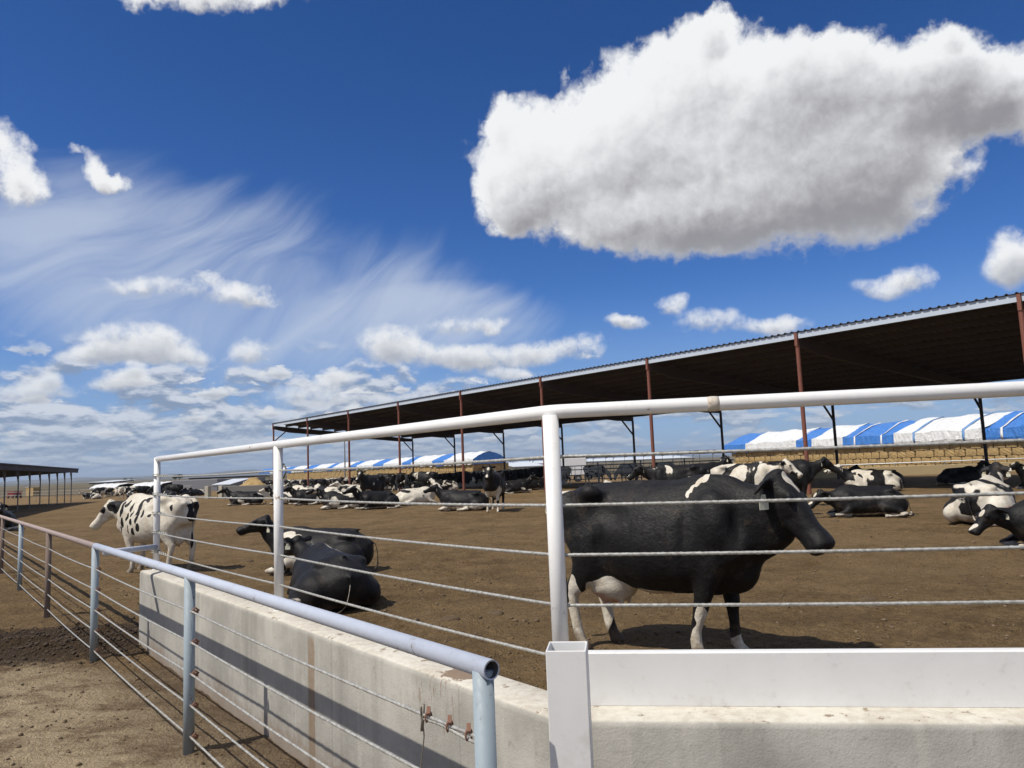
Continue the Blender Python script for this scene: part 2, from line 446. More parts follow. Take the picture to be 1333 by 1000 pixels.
def fbm2(x, y, oct=4, seed=0):
    a, s, tot = 1.0, 0, 0
    for o in range(oct): s = s+a*(vnoise(x*2**o+o*17.3, y*2**o+o*9.1, seed+o)-.5); tot += a; a *= .55
    return s/tot
def gz(y):
    s_ = np.clip((y-48)/55, 0, 1); return -.62*s_*s_*(3-2*s_)
def ground_z(x, y):
    near = np.clip(1-(y-25)/60, 0.05, 1)
    z = fbm2(x*.35, y*.35, 3, 1)*.05 + fbm2(x*2.2, y*2.2, 3, 5)*.026*near + fbm2(x*6.5, y*6.5, 2, 9)*.034*near
    z = z + np.clip(fbm2(x*4.5+9, y*4.5, 2, 12)-.12, 0, 1)*.16*near
    md = np.exp(-(((x+4.9)/1.5)**2+((y-7.9)/.75)**2))
    z = z + md*(.05 + .09*fbm2(x*5, y*5, 3, 21))
    lane = 1/(1+np.exp(((x-B0[0])*NRM[0]+(y-B0[1])*NRM[1]-.9)*6))*np.clip((7.2-y)/1.2, 0, 1)
    z = z*(1-.55*lane)
    z = z*np.clip((160-y)/80, 0, 1) - .012
    return z + gz(y)
GZ = ground_z(GX, GY)
ny, nx = GX.shape
me = bpy.data.meshes.new('ground')
idx = np.arange(nx*ny).reshape(ny, nx)
quads = np.stack([idx[:-1, :-1], idx[:-1, 1:], idx[1:, 1:], idx[1:, :-1]], -1).reshape(-1, 4)
me.vertices.add(nx*ny); me.vertices.foreach_set('co', np.stack([GX, GY, GZ], -1).astype(np.float32).ravel())
me.loops.add(quads.size); me.loops.foreach_set('vertex_index', quads.ravel().astype(np.int32))
me.polygons.add(len(quads)); me.polygons.foreach_set('loop_start', np.arange(0, quads.size, 4, dtype=np.int32))
me.polygons.foreach_set('use_smooth', [True]*len(quads)); me.update(calc_edges=True); me.validate()
def _ground(g, bs):
    x, y, z = g.xyz(g.P)
    big = g.noise(g.P, .22, 5, .6); mid = g.noise(g.P, 1.5, 6, .65); fin = g.noise(g.P, 11, 6, .7); gr = g.noise(g.P, 55, 4, .7)
    fl0 = g.noise(g.P, 26, 5, .7)
    c = g.mix(g.ramp(mid*.35+fin*.35+fl0*.3, .38, .62), (.135, .086, .038), (.355, .240, .118))
    c = g.mix(g.ramp(big, .42, .66)*.5, c, (.350, .240, .122))
    c = g.mix(g.ramp(fl0*.5+gr*.5, .525, .59)*.85, c, (.052, .032, .017))         # dark clods
    c = g.mix(g.ramp(fl0*.4+gr*.6, .44, .35)*.45, c, (.29, .215, .13))          # dry crumbs
    c = g.mix(g.ramp(g.noise(g.P, .9, 5, .7), .62, .74)*.75, c, (.060, .037, .024)) # manure patches
    c = g.mix(g.ramp(g.noise(g.mapping(g.P, (3, 1, 0), sc=(1, 2.2, 1)), 90, 2, .5), .70, .76)*.5, c, (.34, .27, .17))  # straw
    # trodden dry lane on the near side of the pipe fence
    s = g.dot(g.vm('SUBTRACT', g.P, tuple(B0)), tuple(NRM))
    lane = g.ramp(s + (mid-.5)*1.2, 1.1, .4)*g.ramp(y + (mid-.5)*2.0, 7.7, 6.2)
    lc = g.mix(g.ramp(g.noise(g.mapping(g.P, (4, 2, 0), (0, 0, .7), (1, 2.0, 1)), 1.7, 6, .68)*.75+fin*.25, .36, .58), (.24, .165, .095), (.62, .49, .315))
    lc = g.mix(g.ramp(fin*.4+gr*.6, .60, .70)*.6, lc, (.12, .08, .05))
    lc = g.mix(g.ramp(s + (fin-.5)*.5, -.55, .45)*.75, lc, (.135, .088, .052))
    c = g.mix(lane, c, lc)
    mw = g.vm('MULTIPLY', g.vm('SUBTRACT', g.P, (-4.9, 7.85, 0)), (.55, 1.05, 0))
    c = g.mix(g.ramp(g.dot(mw, mw) + (fin-.5)*1.6, 1.15, .5)*.85, c, g.mix(g.ramp(gr, .4, .65), (.040, .026, .016), (.095, .065, .042)))
    # beyond the yards: dry fields in long strips
    far = g.ramp(y + (big-.5)*20, 118, 150)
    fl = g.noise(g.mapping(g.P, sc=(.0028, .010, 1)), 1.0, 4, .6)
    fc = g.mix(g.ramp(fl, .38, .60), (.075, .070, .045), (.17, .135, .085))
    fc = g.mix(g.ramp(fl, .55, .72), fc, (.095, .105, .055))
    c = g.mix(far, c, fc)
    setb(g, bs, col=c, rough=.95, spec=.15)
    vd = g.voro(g.vm('ADD', g.P, g.vm('SCALE', g.noise(g.P, 3, 3, .6, color=True), scale=.35)), 5.2); vr = g.noise(g.P, .55, 3, .6)
    pits = g.ramp(vd, .30, .05)*g.ramp(vr, .44, .60)
    bump(g, bs, mid*.15+g.ramp(fin, .3, .7)*.35+g.ramp(fl0, .36, .64)*.50+g.ramp(gr, .35, .65)*.26-pits*.6, 1.0, .048)
M['ground'] = mat('dirt_ground', _ground); me.materials.append(M['ground'])
ground = kind(link('ground', me), 'structure')

# loose clods and pebbles
def clods(n, fx, name, lo, hi, m):
    mb = MB()
    for i in range(n):
        x, y = fx(); zz = float(ground_z(np.array([x]), np.array([y]))[0]); r = random.uniform(lo, hi)*random.choice((.6, .8, 1, 1, 1.5))
        o = len(mb.v); mb.ball((x, y, zz+r*.25), (r*random.uniform(.8, 1.4), r*random.uniform(.8, 1.4), r*random.uniform(.5, .8)), 6, 4)
        for q in range(o, len(mb.v)):
            p = mb.v[q]; mb.v[q] = tuple(p[k]+random.uniform(-.33, .33)*r for k in range(3))
    o = mb.build(name, m, smooth=True); return kind(o, 'stuff')
def _clod(g, bs):
    n = g.noise(g.P, 14, 4, .6); setb(g, bs, col=g.mix(g.ramp(n, .35, .65), (.085, .058, .033), (.20, .142, .084)), rough=.95); bump(g, bs, g.noise(g.P, 80, 4, .6), .7, .01)
M['clod'] = mat('dirt_clod', _clod)
def pen_pt():
    while True:
        y = 2.9+13*random.random()**1.6; x = random.uniform(-.62, .75)*y
        if (x-W0[0])*NRM[0]+(y-W0[1])*NRM[1] > .22 or y > 9: return x, y
clods(2600, pen_pt, 'dirt_clods', .005, .017, M['clod'])
def lane_pt():
    while True:
        y = random.uniform(2.6, 8); x = random.uniform(-.72, -.1)*y
        if (x-W0[0])*NRM[0]+(y-W0[1])*NRM[1] < -.3: return x, y
clods(420, lane_pt, 'lane_pebbles', .004, .012, M['clod'])
def heap_pt(): return random.gauss(-4.9, .95), random.gauss(7.85, .45)
clods(1500, heap_pt, 'manure_crumbs', .005, .017, mat('manure', lambda g, bs: setb(g, bs, col=g.mix(g.noise(g.P, 9, 3), (.030, .019, .012), (.085, .058, .036)), rough=.95)))

# dried dung pats lying about the yard
def pats():
    mb = MB(); r_ = random.Random(31)
    for i in range(22):
        y = 5.5+24*r_.random()**1.3; x = r_.uniform(-.45, .72)*y
        if (x-W0[0])*NRM[0]+(y-W0[1])*NRM[1] < .6: continue
        zz = float(ground_z(np.array([x]), np.array([y]))[0]); k = 14; R0 = r_.uniform(.05, .11); vs = []
        for q, (f, h) in enumerate(((1.0, -.02), (.86, .018), (.55, .032), (.25, .024))):
            for j in range(k):
                a = 2*math.pi*j/k; w = R0*f*(1+.22*math.sin(2*a+i)+.14*math.sin(5*a+i*2))
                vs.append((x+w*math.cos(a)*1.2, y+w*math.sin(a), zz+h+r_.uniform(-.004, .004)))
        mb.add(vs, [(q*k+j, q*k+(j+1) % k, (q+1)*k+(j+1) % k, (q+1)*k+j) for q in range(3) for j in range(k)]+[tuple(3*k+j for j in range(k))])
    kind(mb.build('dung_pats', mat('dung', lambda g, bs: (setb(g, bs, col=g.mix(g.noise(g.P, 18, 4), (.050, .033, .017), (.14, .095, .05)), rough=.9), bump(g, bs, g.noise(g.P, 45, 4, .6), .7, .012))), smooth=True), 'stuff')
pats()

# ------------------------------------------------------------------ concrete wall
near0 = W0 - NRM*.132; far0 = W0 + NRM*.098
r_near = at(775, 938, WT); off_n = float((r_near-W0).dot(N2)); off_f = off_n+.235
cn = isect(near0, DIR, W0+N2*off_n, D2); cf = isect(far0, DIR, W0+N2*off_f, D2)
TL = 6.14
wall_poly = [cn+D2*0, cn+D2*5.5, cn+D2*5.5+N2*(off_f-off_n), cf, W0+DIR*TL+NRM*.098, W0+DIR*TL-NRM*.132]
def along(px, py, z): return float((at(px, py, z)-cn).dot(DIR))
def on_face(px, py):
    """u along the left wall's near face and height of a point on it"""
    r = ray(px, py); o = np.array([0, 0, H]); t = (cn-o).dot(NRM)/r.dot(NRM); p = o+r*t; return float((p-cn).dot(DIR)), float(p[2])
us, _ = on_face(405, 850); up = along(597, 879, WT)
def _concrete(g, bs):
    x, y, z = g.xyz(g.P)
    rel = g.vm('SUBTRACT', g.P, tuple(cn)); u = g.dot(rel, tuple(DIR)); w = g.dot(rel, tuple(NRM))
    n = g.noise(g.P, 2.2, 6, .62); f = g.noise(g.P, 22, 5, .65); st = g.noise(g.comb(g.dot(g.P, (1, -.4, 0))*9, g.dot(g.P, (.4, 1, 0))*9, z*.55), 1.0, 5, .6)
    nz = g.xyz(g.node('ShaderNodeNewGeometry', 'Normal'))[2]
    c = g.mix(g.ramp(n, .32, .68), (.29, .28, .25), (.415, .40, .36))
    c = g.mix(g.ramp(st, .50, .70)*.32, c, (.20, .19, .17))
    c = g.mix(g.ramp(st, .44, .30)*.35, c, (.52, .50, .44))
    c = g.mix(g.ramp(f, .60, .72)*.45, c, (.20, .18, .155))
    # mud splashed along the foot
    c = g.mix(g.ramp(z + (f-.5)*.35 + (n-.5)*.3, .16, .02)*.6, c, (.26, .185, .13))
    # top: bleached, dusty, with droppings and dirt
    tp = g.ramp(nz, .55, .9)
    tc = g.mix(g.ramp(n*.5+f*.5, .38, .62), (.47, .43, .36), (.61, .585, .51))
    tc = g.mix(g.ramp(g.noise(g.P, 16, 5, .7), .60, .66)*.8, tc, (.20, .135, .085))
    c = g.mix(tp, c, tc)
    # rust-brown run at a form joint
    strip = g.ramp(g.m('ABSOLUTE', u-us+(f-.5)*.02), .050, .036)*g.ramp(w, .02, .005)*g.ramp(z, .72, .66)
    c = g.mix(strip*g.ramp(f, .25, .6, .55, .95), c, (.235, .175, .12))
    # dried dung on top and its dribbles down the face
    e = g.comb((u-up)*9.0, (w-.10)*13.0, 0); blob = g.ramp(g.dot(e, e) + (f-.5)*3.2, 1.1, .8)*tp
    c = g.mix(blob*.9, c, (.20, .135, .09))
    drib = g.ramp(g.m('ABSOLUTE', u-up-.10), .42, .02)*g.ramp(z, .36, .68)*g.ramp(g.noise(g.comb(u*30, w*30, z*7), 1.0, 4, .7), .545, .62)*g.ramp(w, .03, .01)
    c = g.mix(drib*.7, c, (.22, .155, .105))
    # hairline form joints
    cr = g.ramp(g.m('ABSOLUTE', g.m('FRACT', u/1.22)-.5), .006, .003)*g.ramp(w, .02, .005)
    c = g.mix(cr*.35, c, (.18, .17, .15))
    setb(g, bs, col=c, rough=.9, spec=.25); bump(g, bs, n*.3+f*.5+g.noise(g.P, 120, 3, .6)*.3, .5, .012)
M['concrete'] = mat('concrete', _concrete)
wall = tag(MB().prism(wall_poly, -.25, WT).build('concrete_wall', M['concrete'], bevel=.026), 'low stained concrete wall bending at the corner under the white pipe fence', 'wall')
for p_ in wall.data.polygons: p_.use_smooth = True

# ------------------------------------------------------------------ white pipe fence on the wall
wf = thing('pipe_fence', 'white painted pipe fence with five steel cables standing on the concrete wall', 'fence', v3(W0, WT))
RAIL = 1.83; rr = .0275
tps = (0.0, 2.80, 6.03)
e_l = W0+DIR*tps[2]; e_r = W0+D2*6.3
def bent(pts, n=7, r=.05):
    """polyline with rounded inner corners"""
    out = [np.array(pts[0], float)]
    for a, b, c in zip(pts[:-2], pts[1:-1], pts[2:]):
        a, b, c = map(lambda q: np.array(q, float), (a, b, c)); u, w = (a-b)/np.linalg.norm(a-b), (c-b)/np.linalg.norm(c-b)
        p, q = b+u*r, b+w*r
        for k in range(n+1):
            t = k/n; out.append((1-t)**2*p+2*t*(1-t)*b+t*t*q)
    out.append(np.array(pts[-1], float)); return out
part(MB().tube(bent([v3(e_l, RAIL), v3(W0, RAIL), v3(e_r, RAIL)], 5, .06), rr, 20), 'top_rail', M['white'], wf, smooth=True)
for t in tps:
    p = W0+DIR*t; top = RAIL-rr*.5 if t != tps[2] else RAIL+rr*.6
    po = part(MB().tube([v3(p, WT-.02), v3(p, top)], .0315, 20), 'post', M['white'], wf, smooth=True)
    part(MB().tube([v3(p, WT-.002), v3(p, WT+.006)], .036, 18), 'base_weld', M['white'], po, smooth=True)
pr = W0+D2*3.05; part(MB().tube([v3(pr, WT-.02), v3(pr, RAIL)], .0315, 16), 'post', M['white'], wf, smooth=True)
wj = W0+D2*.62
part(MB().tube([v3(wj-D2*.022, RAIL), v3(wj-D2*.006, RAIL), v3(wj+D2*.006, RAIL), v3(wj+D2*.022, RAIL)], [.0278, .0292, .0292, .0278], 18), 'weld_joint', paint('scuffed_weld', (.56, .50, .42), .6, (.25, .16, .1), .8, 40), wf, smooth=True)
CZ = (1.655, 1.468, 1.28, 1.092, .898)
def sag(a, b, n, s=.010): 
    return [a+(b-a)*t+np.array([0, 0, -s*4*t*(1-t)]) for t in np.linspace(0, 1, n)]
SIDE = -.040
for i, z in enumerate(CZ):
    o1, o2 = -NRM*.0, -N2*.0
    pts = []
    a = v3(e_l, z); b = v3(W0+DIR*tps[1], z); c = v3(W0, z); d_ = v3(e_r, z)
    L1 = sag(a, b, 90)[:-1]+sag(b, c, 190)[:-1]+sag(c, W0+D2*3.05+np.array([0, 0, z]), 230)[:-1]+sag(W0+D2*3.05+np.array([0, 0, z]), d_, 12)
    part(MB().tube(L1, .0062, 9, lobes=3, twist=95.0), 'cable', M['cable'], wf, smooth=True)
    # frayed tie at the end post
    k = [v3(e_l, z)+np.array([math.cos(t)*.043, math.sin(t)*.043, (t/18-.15)*.05]) for t in np.linspace(0, 12, 40)]
    k += [v3(e_l, z)-DIR*s_*.01+np.array([0, 0, .012*math.sin(s_*.8)+.008]) for s_ in range(5, 40, 3)]
    part(MB().tube(k, .0045, 6), 'cable_tie', M['cable'], wf, smooth=True)
def at_blue(px):
    lo, hi = 0.0, 25.0
    for _ in range(50):
        t = (lo+hi)/2; q = B0+DIR*t; qz = 1.03
        c, s_ = math.cos(PITCH), math.sin(PITCH); dd = q[1]*c+(qz-H)*s_; u = -q[1]*s_+(qz-H)*c; X, Y = q[0]/dd, -u/dd
        X2 = X*math.cos(ROLL)+Y*math.sin(ROLL)
        if 666.5+FPX*X2 > px: lo = t
        else: hi = t
    return (lo+hi)/2
xb = B0+DIR*at_blue(137)
part(MB().tube([v3(e_l, .955), v3(xb, 1.0)], .026, 14), 'cross_pipe', M['blue'], wf, smooth=True)
# small snagged strap on the middle post
sp = W0+DIR*tps[1]+D2*.03
part(MB().tube([v3(sp, 1.60)+D2*0.006, v3(sp, 1.655)+D2*.03, v3(sp, 1.70)+D2*.006], .006, 6), 'hook', M['wire'], wf, smooth=True)
fo = W0+DIR*tps[1]+D2*.07
tag(MB().box(v3(fo, WT+.035)+NRM*.02, (.10, .10, .07), .5).build('wood_block', paint('grey_wood', (.36, .32, .26), .9, (.2, .15, .1), .5, 8), bevel=.01), 'small grey wood block on the wall top behind the second white post', 'block')

# ------------------------------------------------------------------ lane fence of pale blue pipe
bf = thing('pipe_fence', 'pale blue pipe fence with strung cables running along the dirt lane, its far posts rusty', 'fence', v3(B0))
BZ = 1.03; NB = 9
part(MB().tube([v3(B0-DIR*.045, BZ), v3(B0+DIR*3, BZ), v3(B0+DIR*6.1, BZ)], .0295, 20, hollow=.005), 'top_rail', [M['blue'], M['bull']], bf, smooth=True)  # bore painted black, standing for the shade inside the pipe
part(MB().tube([v3(B0+DIR*6.1, BZ-.001), v3(B0+DIR*27, BZ)], .0285, 14), 'top_rail', M['palerust'], bf, smooth=True)['label'] = 'rusty stretch of top rail'
for n in range(NB):
    p = B0+DIR*3.05*n; m_ = M['bluepost'] if n in (0, 1, 2, 4) else M['rusty']
    o = part(MB().tube([v3(p, -.2), v3(p, BZ-.008)], .0325, 18), 'post', m_, bf, smooth=True)
    if m_ is M['rusty']: o['label'] = 'rusty brown post'
BC = (.82, .635, .45, .265, .085)
for z in BC:
    L1 = []
    for n in range(NB-1):
        a, b = v3(B0+DIR*3.05*n-NRM*.0, z), v3(B0+DIR*3.05*(n+1), z)
        L1 += sag(a, b, 110 if n < 2 else 14, .012)[:-1]
    cb = part(MB().tube(L1, .0058, 8, lobes=3, twist=95.0), 'cable', M['cable'], bf, smooth=True)
    for n in (0, 1, 2):
        p = v3(B0+DIR*3.05*n, z)-DIR*.05+NRM*.02
        if n: part(MB().tube([p+NRM*.022, p+np.array([0, 0, .02]), p-NRM*.022], .006, 6).box(p+np.array([0, 0, -.006]), (.03, .02, .018), .9), 'cable_clip', M['clamp'], bf, smooth=False)
    if z == BC[0]:
        tail = [v3(B0, z)+DIR*t+np.array([0, 0, -.016-.004*math.sin(t*20)]) for t in np.linspace(.02, .36, 40)]
        part(MB().tube(tail, .0058, 8, lobes=3, twist=95.0), 'cable_tail', M['cable'], bf, smooth=True)
        for s_ in (.085, .19, .315):
            c = v3(B0, z-.006)+DIR*s_
            ub = [c+NRM*.0+np.array([0, 0, .012])*math.cos(a_)*1.5-NRM*(math.sin(a_)*.012) for a_ in np.linspace(-2.6, 2.6, 14)]
            mb = MB().tube(ub, (.0036), 7).bar(c+np.array([0, 0, .014])-DIR*.016-NRM*.010, c+np.array([0, 0, .026])+DIR*.014+NRM*.010, .013, .010)
            
            part(mb, 'cable_clamp', M['clamp'], cb, smooth=False, bevel=.002)
c = v3(B0, BC[0])+DIR*.345
lw = [c+np.array([0, 0, .02]), c+np.array([0, 0, .028])-NRM*.01, c-NRM*.012, c+np.array([0, 0, -.03])-NRM*.004, c+np.array([0, 0, -.07])+DIR*.0, c+np.array([0, 0, -.14])+DIR*.016, c+np.array([0, 0, -.205])+DIR*.035, c+np.array([0, 0, -.25])+DIR*.04]
part(MB().tube(bent(lw, 4, .012), .0022, 6).tube([lw[0]+np.array([0, 0, .008]), c+np.array([0, 0, -.055])-NRM*.008], .006, 7), 'tie_wire', M['wire'], bf, smooth=True)

# ------------------------------------------------------------------ white vinyl post and plank at the corner
pc = np.array([.142, 2.455, 0]); ry = math.atan2(D2[1], D2[0]); w_ = .126; ztop = 1.050
mb = MB()
def sq(h, z): return [pc+D2*sx*h+N2*sy*h+np.array([0, 0, z]) for sx, sy in ((-1, -1), (1, -1), (1, 1), (-1, 1))]
A_, B_, C_, E_ = sq(w_/2, -.2), sq(w_/2, ztop), sq(w_/2-.006, ztop), sq(w_/2-.006, ztop-.6)
mb.add(A_+B_+C_+E_, [(0, 1, 5, 4), (1, 2, 6, 5), (2, 3, 7, 6), (3, 0, 4, 7)] + [(4+k, 4+(k+1) % 4, 8+(k+1) % 4, 8+k) for k in range(4)] + [(8+k, 8+(k+1) % 4, 12+(k+1) % 4, 12+k) for k in range(4)] + [(12, 13, 14, 15)])
tag(mb.build('vinyl_post', M['vinyl'], base=v3(pc), bevel=.0025), 'square hollow white vinyl post with open top at the wall corner', 'post')
bn = at(775, 919, WT); bo = float((bn-W0).dot(N2)); b0 = isect(pc, N2, W0+N2*bo, D2)+D2*.035
mb = MB(); zb = WT+.001; hb = .192; th = .040
prof = [(0, 0), (0, hb-.006), (.006, hb), (th-.006, hb), (th, hb-.006), (th, 0)]
n_ = len(prof); L0, L1 = b0, b0+D2*4.8
mb.add([L0+N2*a+np.array([0, 0, zb+h_]) for a, h_ in prof]+[L1+N2*a+np.array([0, 0, zb+h_]) for a, h_ in prof],
       [tuple(range(n_)), tuple(range(2*n_-1, n_-1, -1))]+[(k, n_+k, n_+(k+1) % n_, (k+1) % n_) for k in range(n_)])
tag(mb.build('vinyl_plank', M['vinyl'], base=v3(b0, zb)), 'long white vinyl plank standing on edge on top of the right hand wall', 'plank')

# ------------------------------------------------------------------ the big shade shed
SD = np.array([-math.sin(.6891), math.cos(.6891), 0]); SN = np.array([math.cos(.6891), math.sin(.6891), 0])
Q0 = np.array([16.9, 24.33, 0]); BAY = 7.97; ZF, ZB, SW, SK = 6.60, 5.12, 15.0, -1.47
BK = SN*SW+SD*SK                                   # from a front post to its back post
def slab(g, bs, c): setb(g, bs, col=c, rough=.55)
def _roofmat(g, bs):
    n = g.noise(g.P, .8, 4, .6); z = g.dot(g.node('ShaderNodeNewGeometry', 'True Normal'), (0, 0, 1))
    setb(g, bs, col=g.mix(g.ramp(n, .3, .7), (.062, .060, .056), (.090, .086, .080)), rough=.6, metal=.1)
M['roof'] = mat('corrugated_steel', _roofmat)
M['trim'] = paint('pale_steel_trim', (.50, .57, .66), .45, (.3, .3, .3), .25, 1)
shed = thing('open_shed', 'long open sided cattle shade shed with dark corrugated roof and red steel front posts', 'shed', Q0)
def on_roof(n, f, dz=0.0): return Q0+SD*BAY*n+BK*f+np.array([0, 0, ZF+(ZB-ZF)*f+dz])
# corrugated sheet with trapezoid ribs
prof = []
pitch = .30; L = BAY*(8+3.02); u = -BAY*3
while u < BAY*8+.15:
    prof += [(u, 0), (u+.20, 0), (u+.225, .045), (u+.275, .045)]; u += pitch
mb = MB(); vs = []
for (f, ov) in ((-.007, 0), (1.03, 0)):
    for (uu, h) in prof: vs.append(on_roof(uu/BAY, f, h))
n_ = len(prof); low = [np.array(p)-np.array([0, 0, .012]) for p in vs]
mb.add(vs+low, [(i, i+1, n_+i+1, n_+i) for i in range(n_-1)]+[(2*n_+i+1, 2*n_+i, 3*n_+i, 3*n_+i+1) for i in range(n_-1)]+[(i+1, i, 2*n_+i, 2*n_+i+1) for i in range(n_-1)]+[(n_+i, n_+i+1, 3*n_+i+1, 3*n_+i) for i in range(n_-1)])
part(mb, 'roof', M['roof'], shed)
for i in range(13):
    f = i/12; m_ = M['trim'] if i == 0 else M['post_dark']; h = .25 if i == 0 else .20
    a, b = on_roof(-2.95, f, -.016-h/2), on_roof(8.02, f, -.016-h/2)
    part(MB().bar(a, b, .07, h), 'fascia' if i == 0 else 'purlin', m_, shed)
for n in range(-2, 9):
    p = Q0+SD*BAY*n
    part(MB().tube([v3(p, -.9)-SN*.02, v3(p, ZF-.55)-SN*.02], .085, 12).box(v3(p, ZF-.30)-SN*.045, (.17, .12, .55), .6891), 'front_post', M['post_red'], shed, smooth=False)
    b = p+BK
    bp = part(MB().tube([v3(b, -.9), v3(b, ZB-.5)], .085, 10), 'back_post', M['post_dark'], shed)
    up_ = BK/np.linalg.norm(BK)
    part(MB().bar(v3(b, ZB-1.55)-up_*.05, v3(b, ZB-.42)-up_*1.15, .09, .09), 'knee_brace', M['post_dark'], bp)
    # tapered rafter
    mb = MB(); s_ = SD*.085
    A = [on_roof(n, .006, -.23), on_roof(n, .10, -.23), on_roof(n, .5, -.23), on_roof(n, .9, -.23), on_roof(n, 1.0, -.23)]
    hh = [.34, .52, .46, .42, .30]; vs = []
    for q, h in zip(A, hh): vs += [q-s_, q+s_, q+s_-np.array([0, 0, h]), q-s_-np.array([0, 0, h])]
    fs = [(0, 1, 2, 3), (16, 19, 18, 17)]
    for i in range(4):
        for k in range(4): fs.append((4*i+k, 4*(i+1)+k, 4*(i+1)+(k+1) % 4, 4*i+(k+1) % 4))
    part(mb.add(vs, fs), 'rafter', M['post_dark'], shed)
    if n == 8: part(MB().bar(v3(p, ZF-1.75)+up_*.05, v3(p, ZF-.78)+up_*1.2, .09, .09), 'knee_brace', M['post_dark'], shed)

# ------------------------------------------------------------------ straw stacks under striped covers
def _straw(g, bs):
    rn = g.node('ShaderNodeObjectInfo', 'Random'); z = g.xyz(g.O)[2]
    n = g.noise(g.mapping(g.O, sc=(3, 3, 26)), 1.0, 5, .7); n2 = g.noise(g.vm('ADD', g.O, g.comb(rn*40, rn*13, 0)), 2.2, 4, .6)
    c = g.mix(g.ramp(n, .3, .7), (.26, .175, .075), (.56, .41, .20))
    c = g.mix(rn*.5, c, (.38, .26, .12)); c = g.mix(g.ramp(n2, .52, .72)*.6, c, (.17, .12, .07))
    setb(g, bs, col=c, rough=.95, spec=.1); bump(g, bs, n, .8, .05)
M['straw'] = mat('straw', _straw)
def tarp_mat(name, c):
    def fn(g, bs):
        n = g.noise(g.P, .9, 4, .6); n2 = g.noise(g.mapping(g.P, sc=(1, 1, .5)), 2.4, 4, .65, .6)
        setb(g, bs, col=g.mix(g.ramp(n, .35, .7)*.35, c, tuple(x*.8 for x in c)), rough=.42); bump(g, bs, n2, .9, .25)
    return mat(name, fn)
M['tw'] = tarp_mat('white_tarp', (.78, .79, .78)); M['tb'] = tarp_mat('blue_tarp', (.055, .21, .60))
M['ts'] = tarp_mat('blue_strap', (.16, .33, .62))
def bale_mesh(sx, sy, sz, seed):
    r_ = random.Random(seed); mb = MB(); n = 4
    for ax in range(3):
        for sg in (-1, 1):
            vs = []
            for i in range(n+1):
                for j in range(n+1):
                    a, b = i/n*2-1, j/n*2-1
                    p = [0, 0, 0]; p[ax] = sg*(1+.03*(1-a*a)*(1-b*b)); p[(ax+1) % 3] = a*(1-.05*abs(b)**4); p[(ax+2) % 3] = b*(1-.05*abs(a)**4)
                    h = math.sin(p[0]*7.1+seed)*math.cos(p[1]*5.3+p[2]*6.7+seed*2)*.018
                    vs.append((p[0]*sx/2*(.98+h), p[1]*sy/2*(.98+h), (p[2]+1)*sz/2*(.985+h*.4)))
            fs = []
            for i in range(n):
                for j in range(n):
                    q = (i*(n+1)+j, (i+1)*(n+1)+j, (i+1)*(n+1)+j+1, i*(n+1)+j+1); fs.append(q if sg > 0 else q[::-1])
            mb.add(vs, fs)
    return mb.mesh('straw_bale', M['straw'], smooth=False)
BX, BYD, BZH = .86, 1.3, .50
BALES = [bale_mesh(BX-.05, BYD, BZH-.022, k) for k in range(5)]
ROWN = ['bottom', 'second', 'third', 'fourth', 'top']
def cover_at(segs, t):
    for a, b, k in segs:
        if a <= t < b: return {'w': 'white', 'b': 'blue'}[k]
    return 'striped'
def bales(P, Dv, n, rows, where, group, segs=None, start=0):
    rz = math.atan2(Dv[1], Dv[0])
    nv = np.array([-Dv[1], Dv[0], 0])
    if nv.dot(P) < 0: nv = -nv
    for r in range(rows):
        for i in range(start, n):
            off = (r % 2)*BX*.5
            p = P+Dv*(i*BX+BX/2+off*.9)+nv*(BYD/2+random.uniform(-.05, .05))
            lab = f'straw bale in the {ROWN[r]} row of {where}'
            if segs: lab = f'straw bale in the {ROWN[r]} row under {cover_at(segs, i*BX)} cover of {where}'
            o = link('straw_bale', BALES[(i*3+r*2) % 5], loc=(p[0], p[1], r*BZH-.5))
            o.rotation_euler = (random.uniform(-.015, .015), random.uniform(-.015, .015), rz+random.uniform(-.03, .03))
            tag(o, lab, 'bale', group)
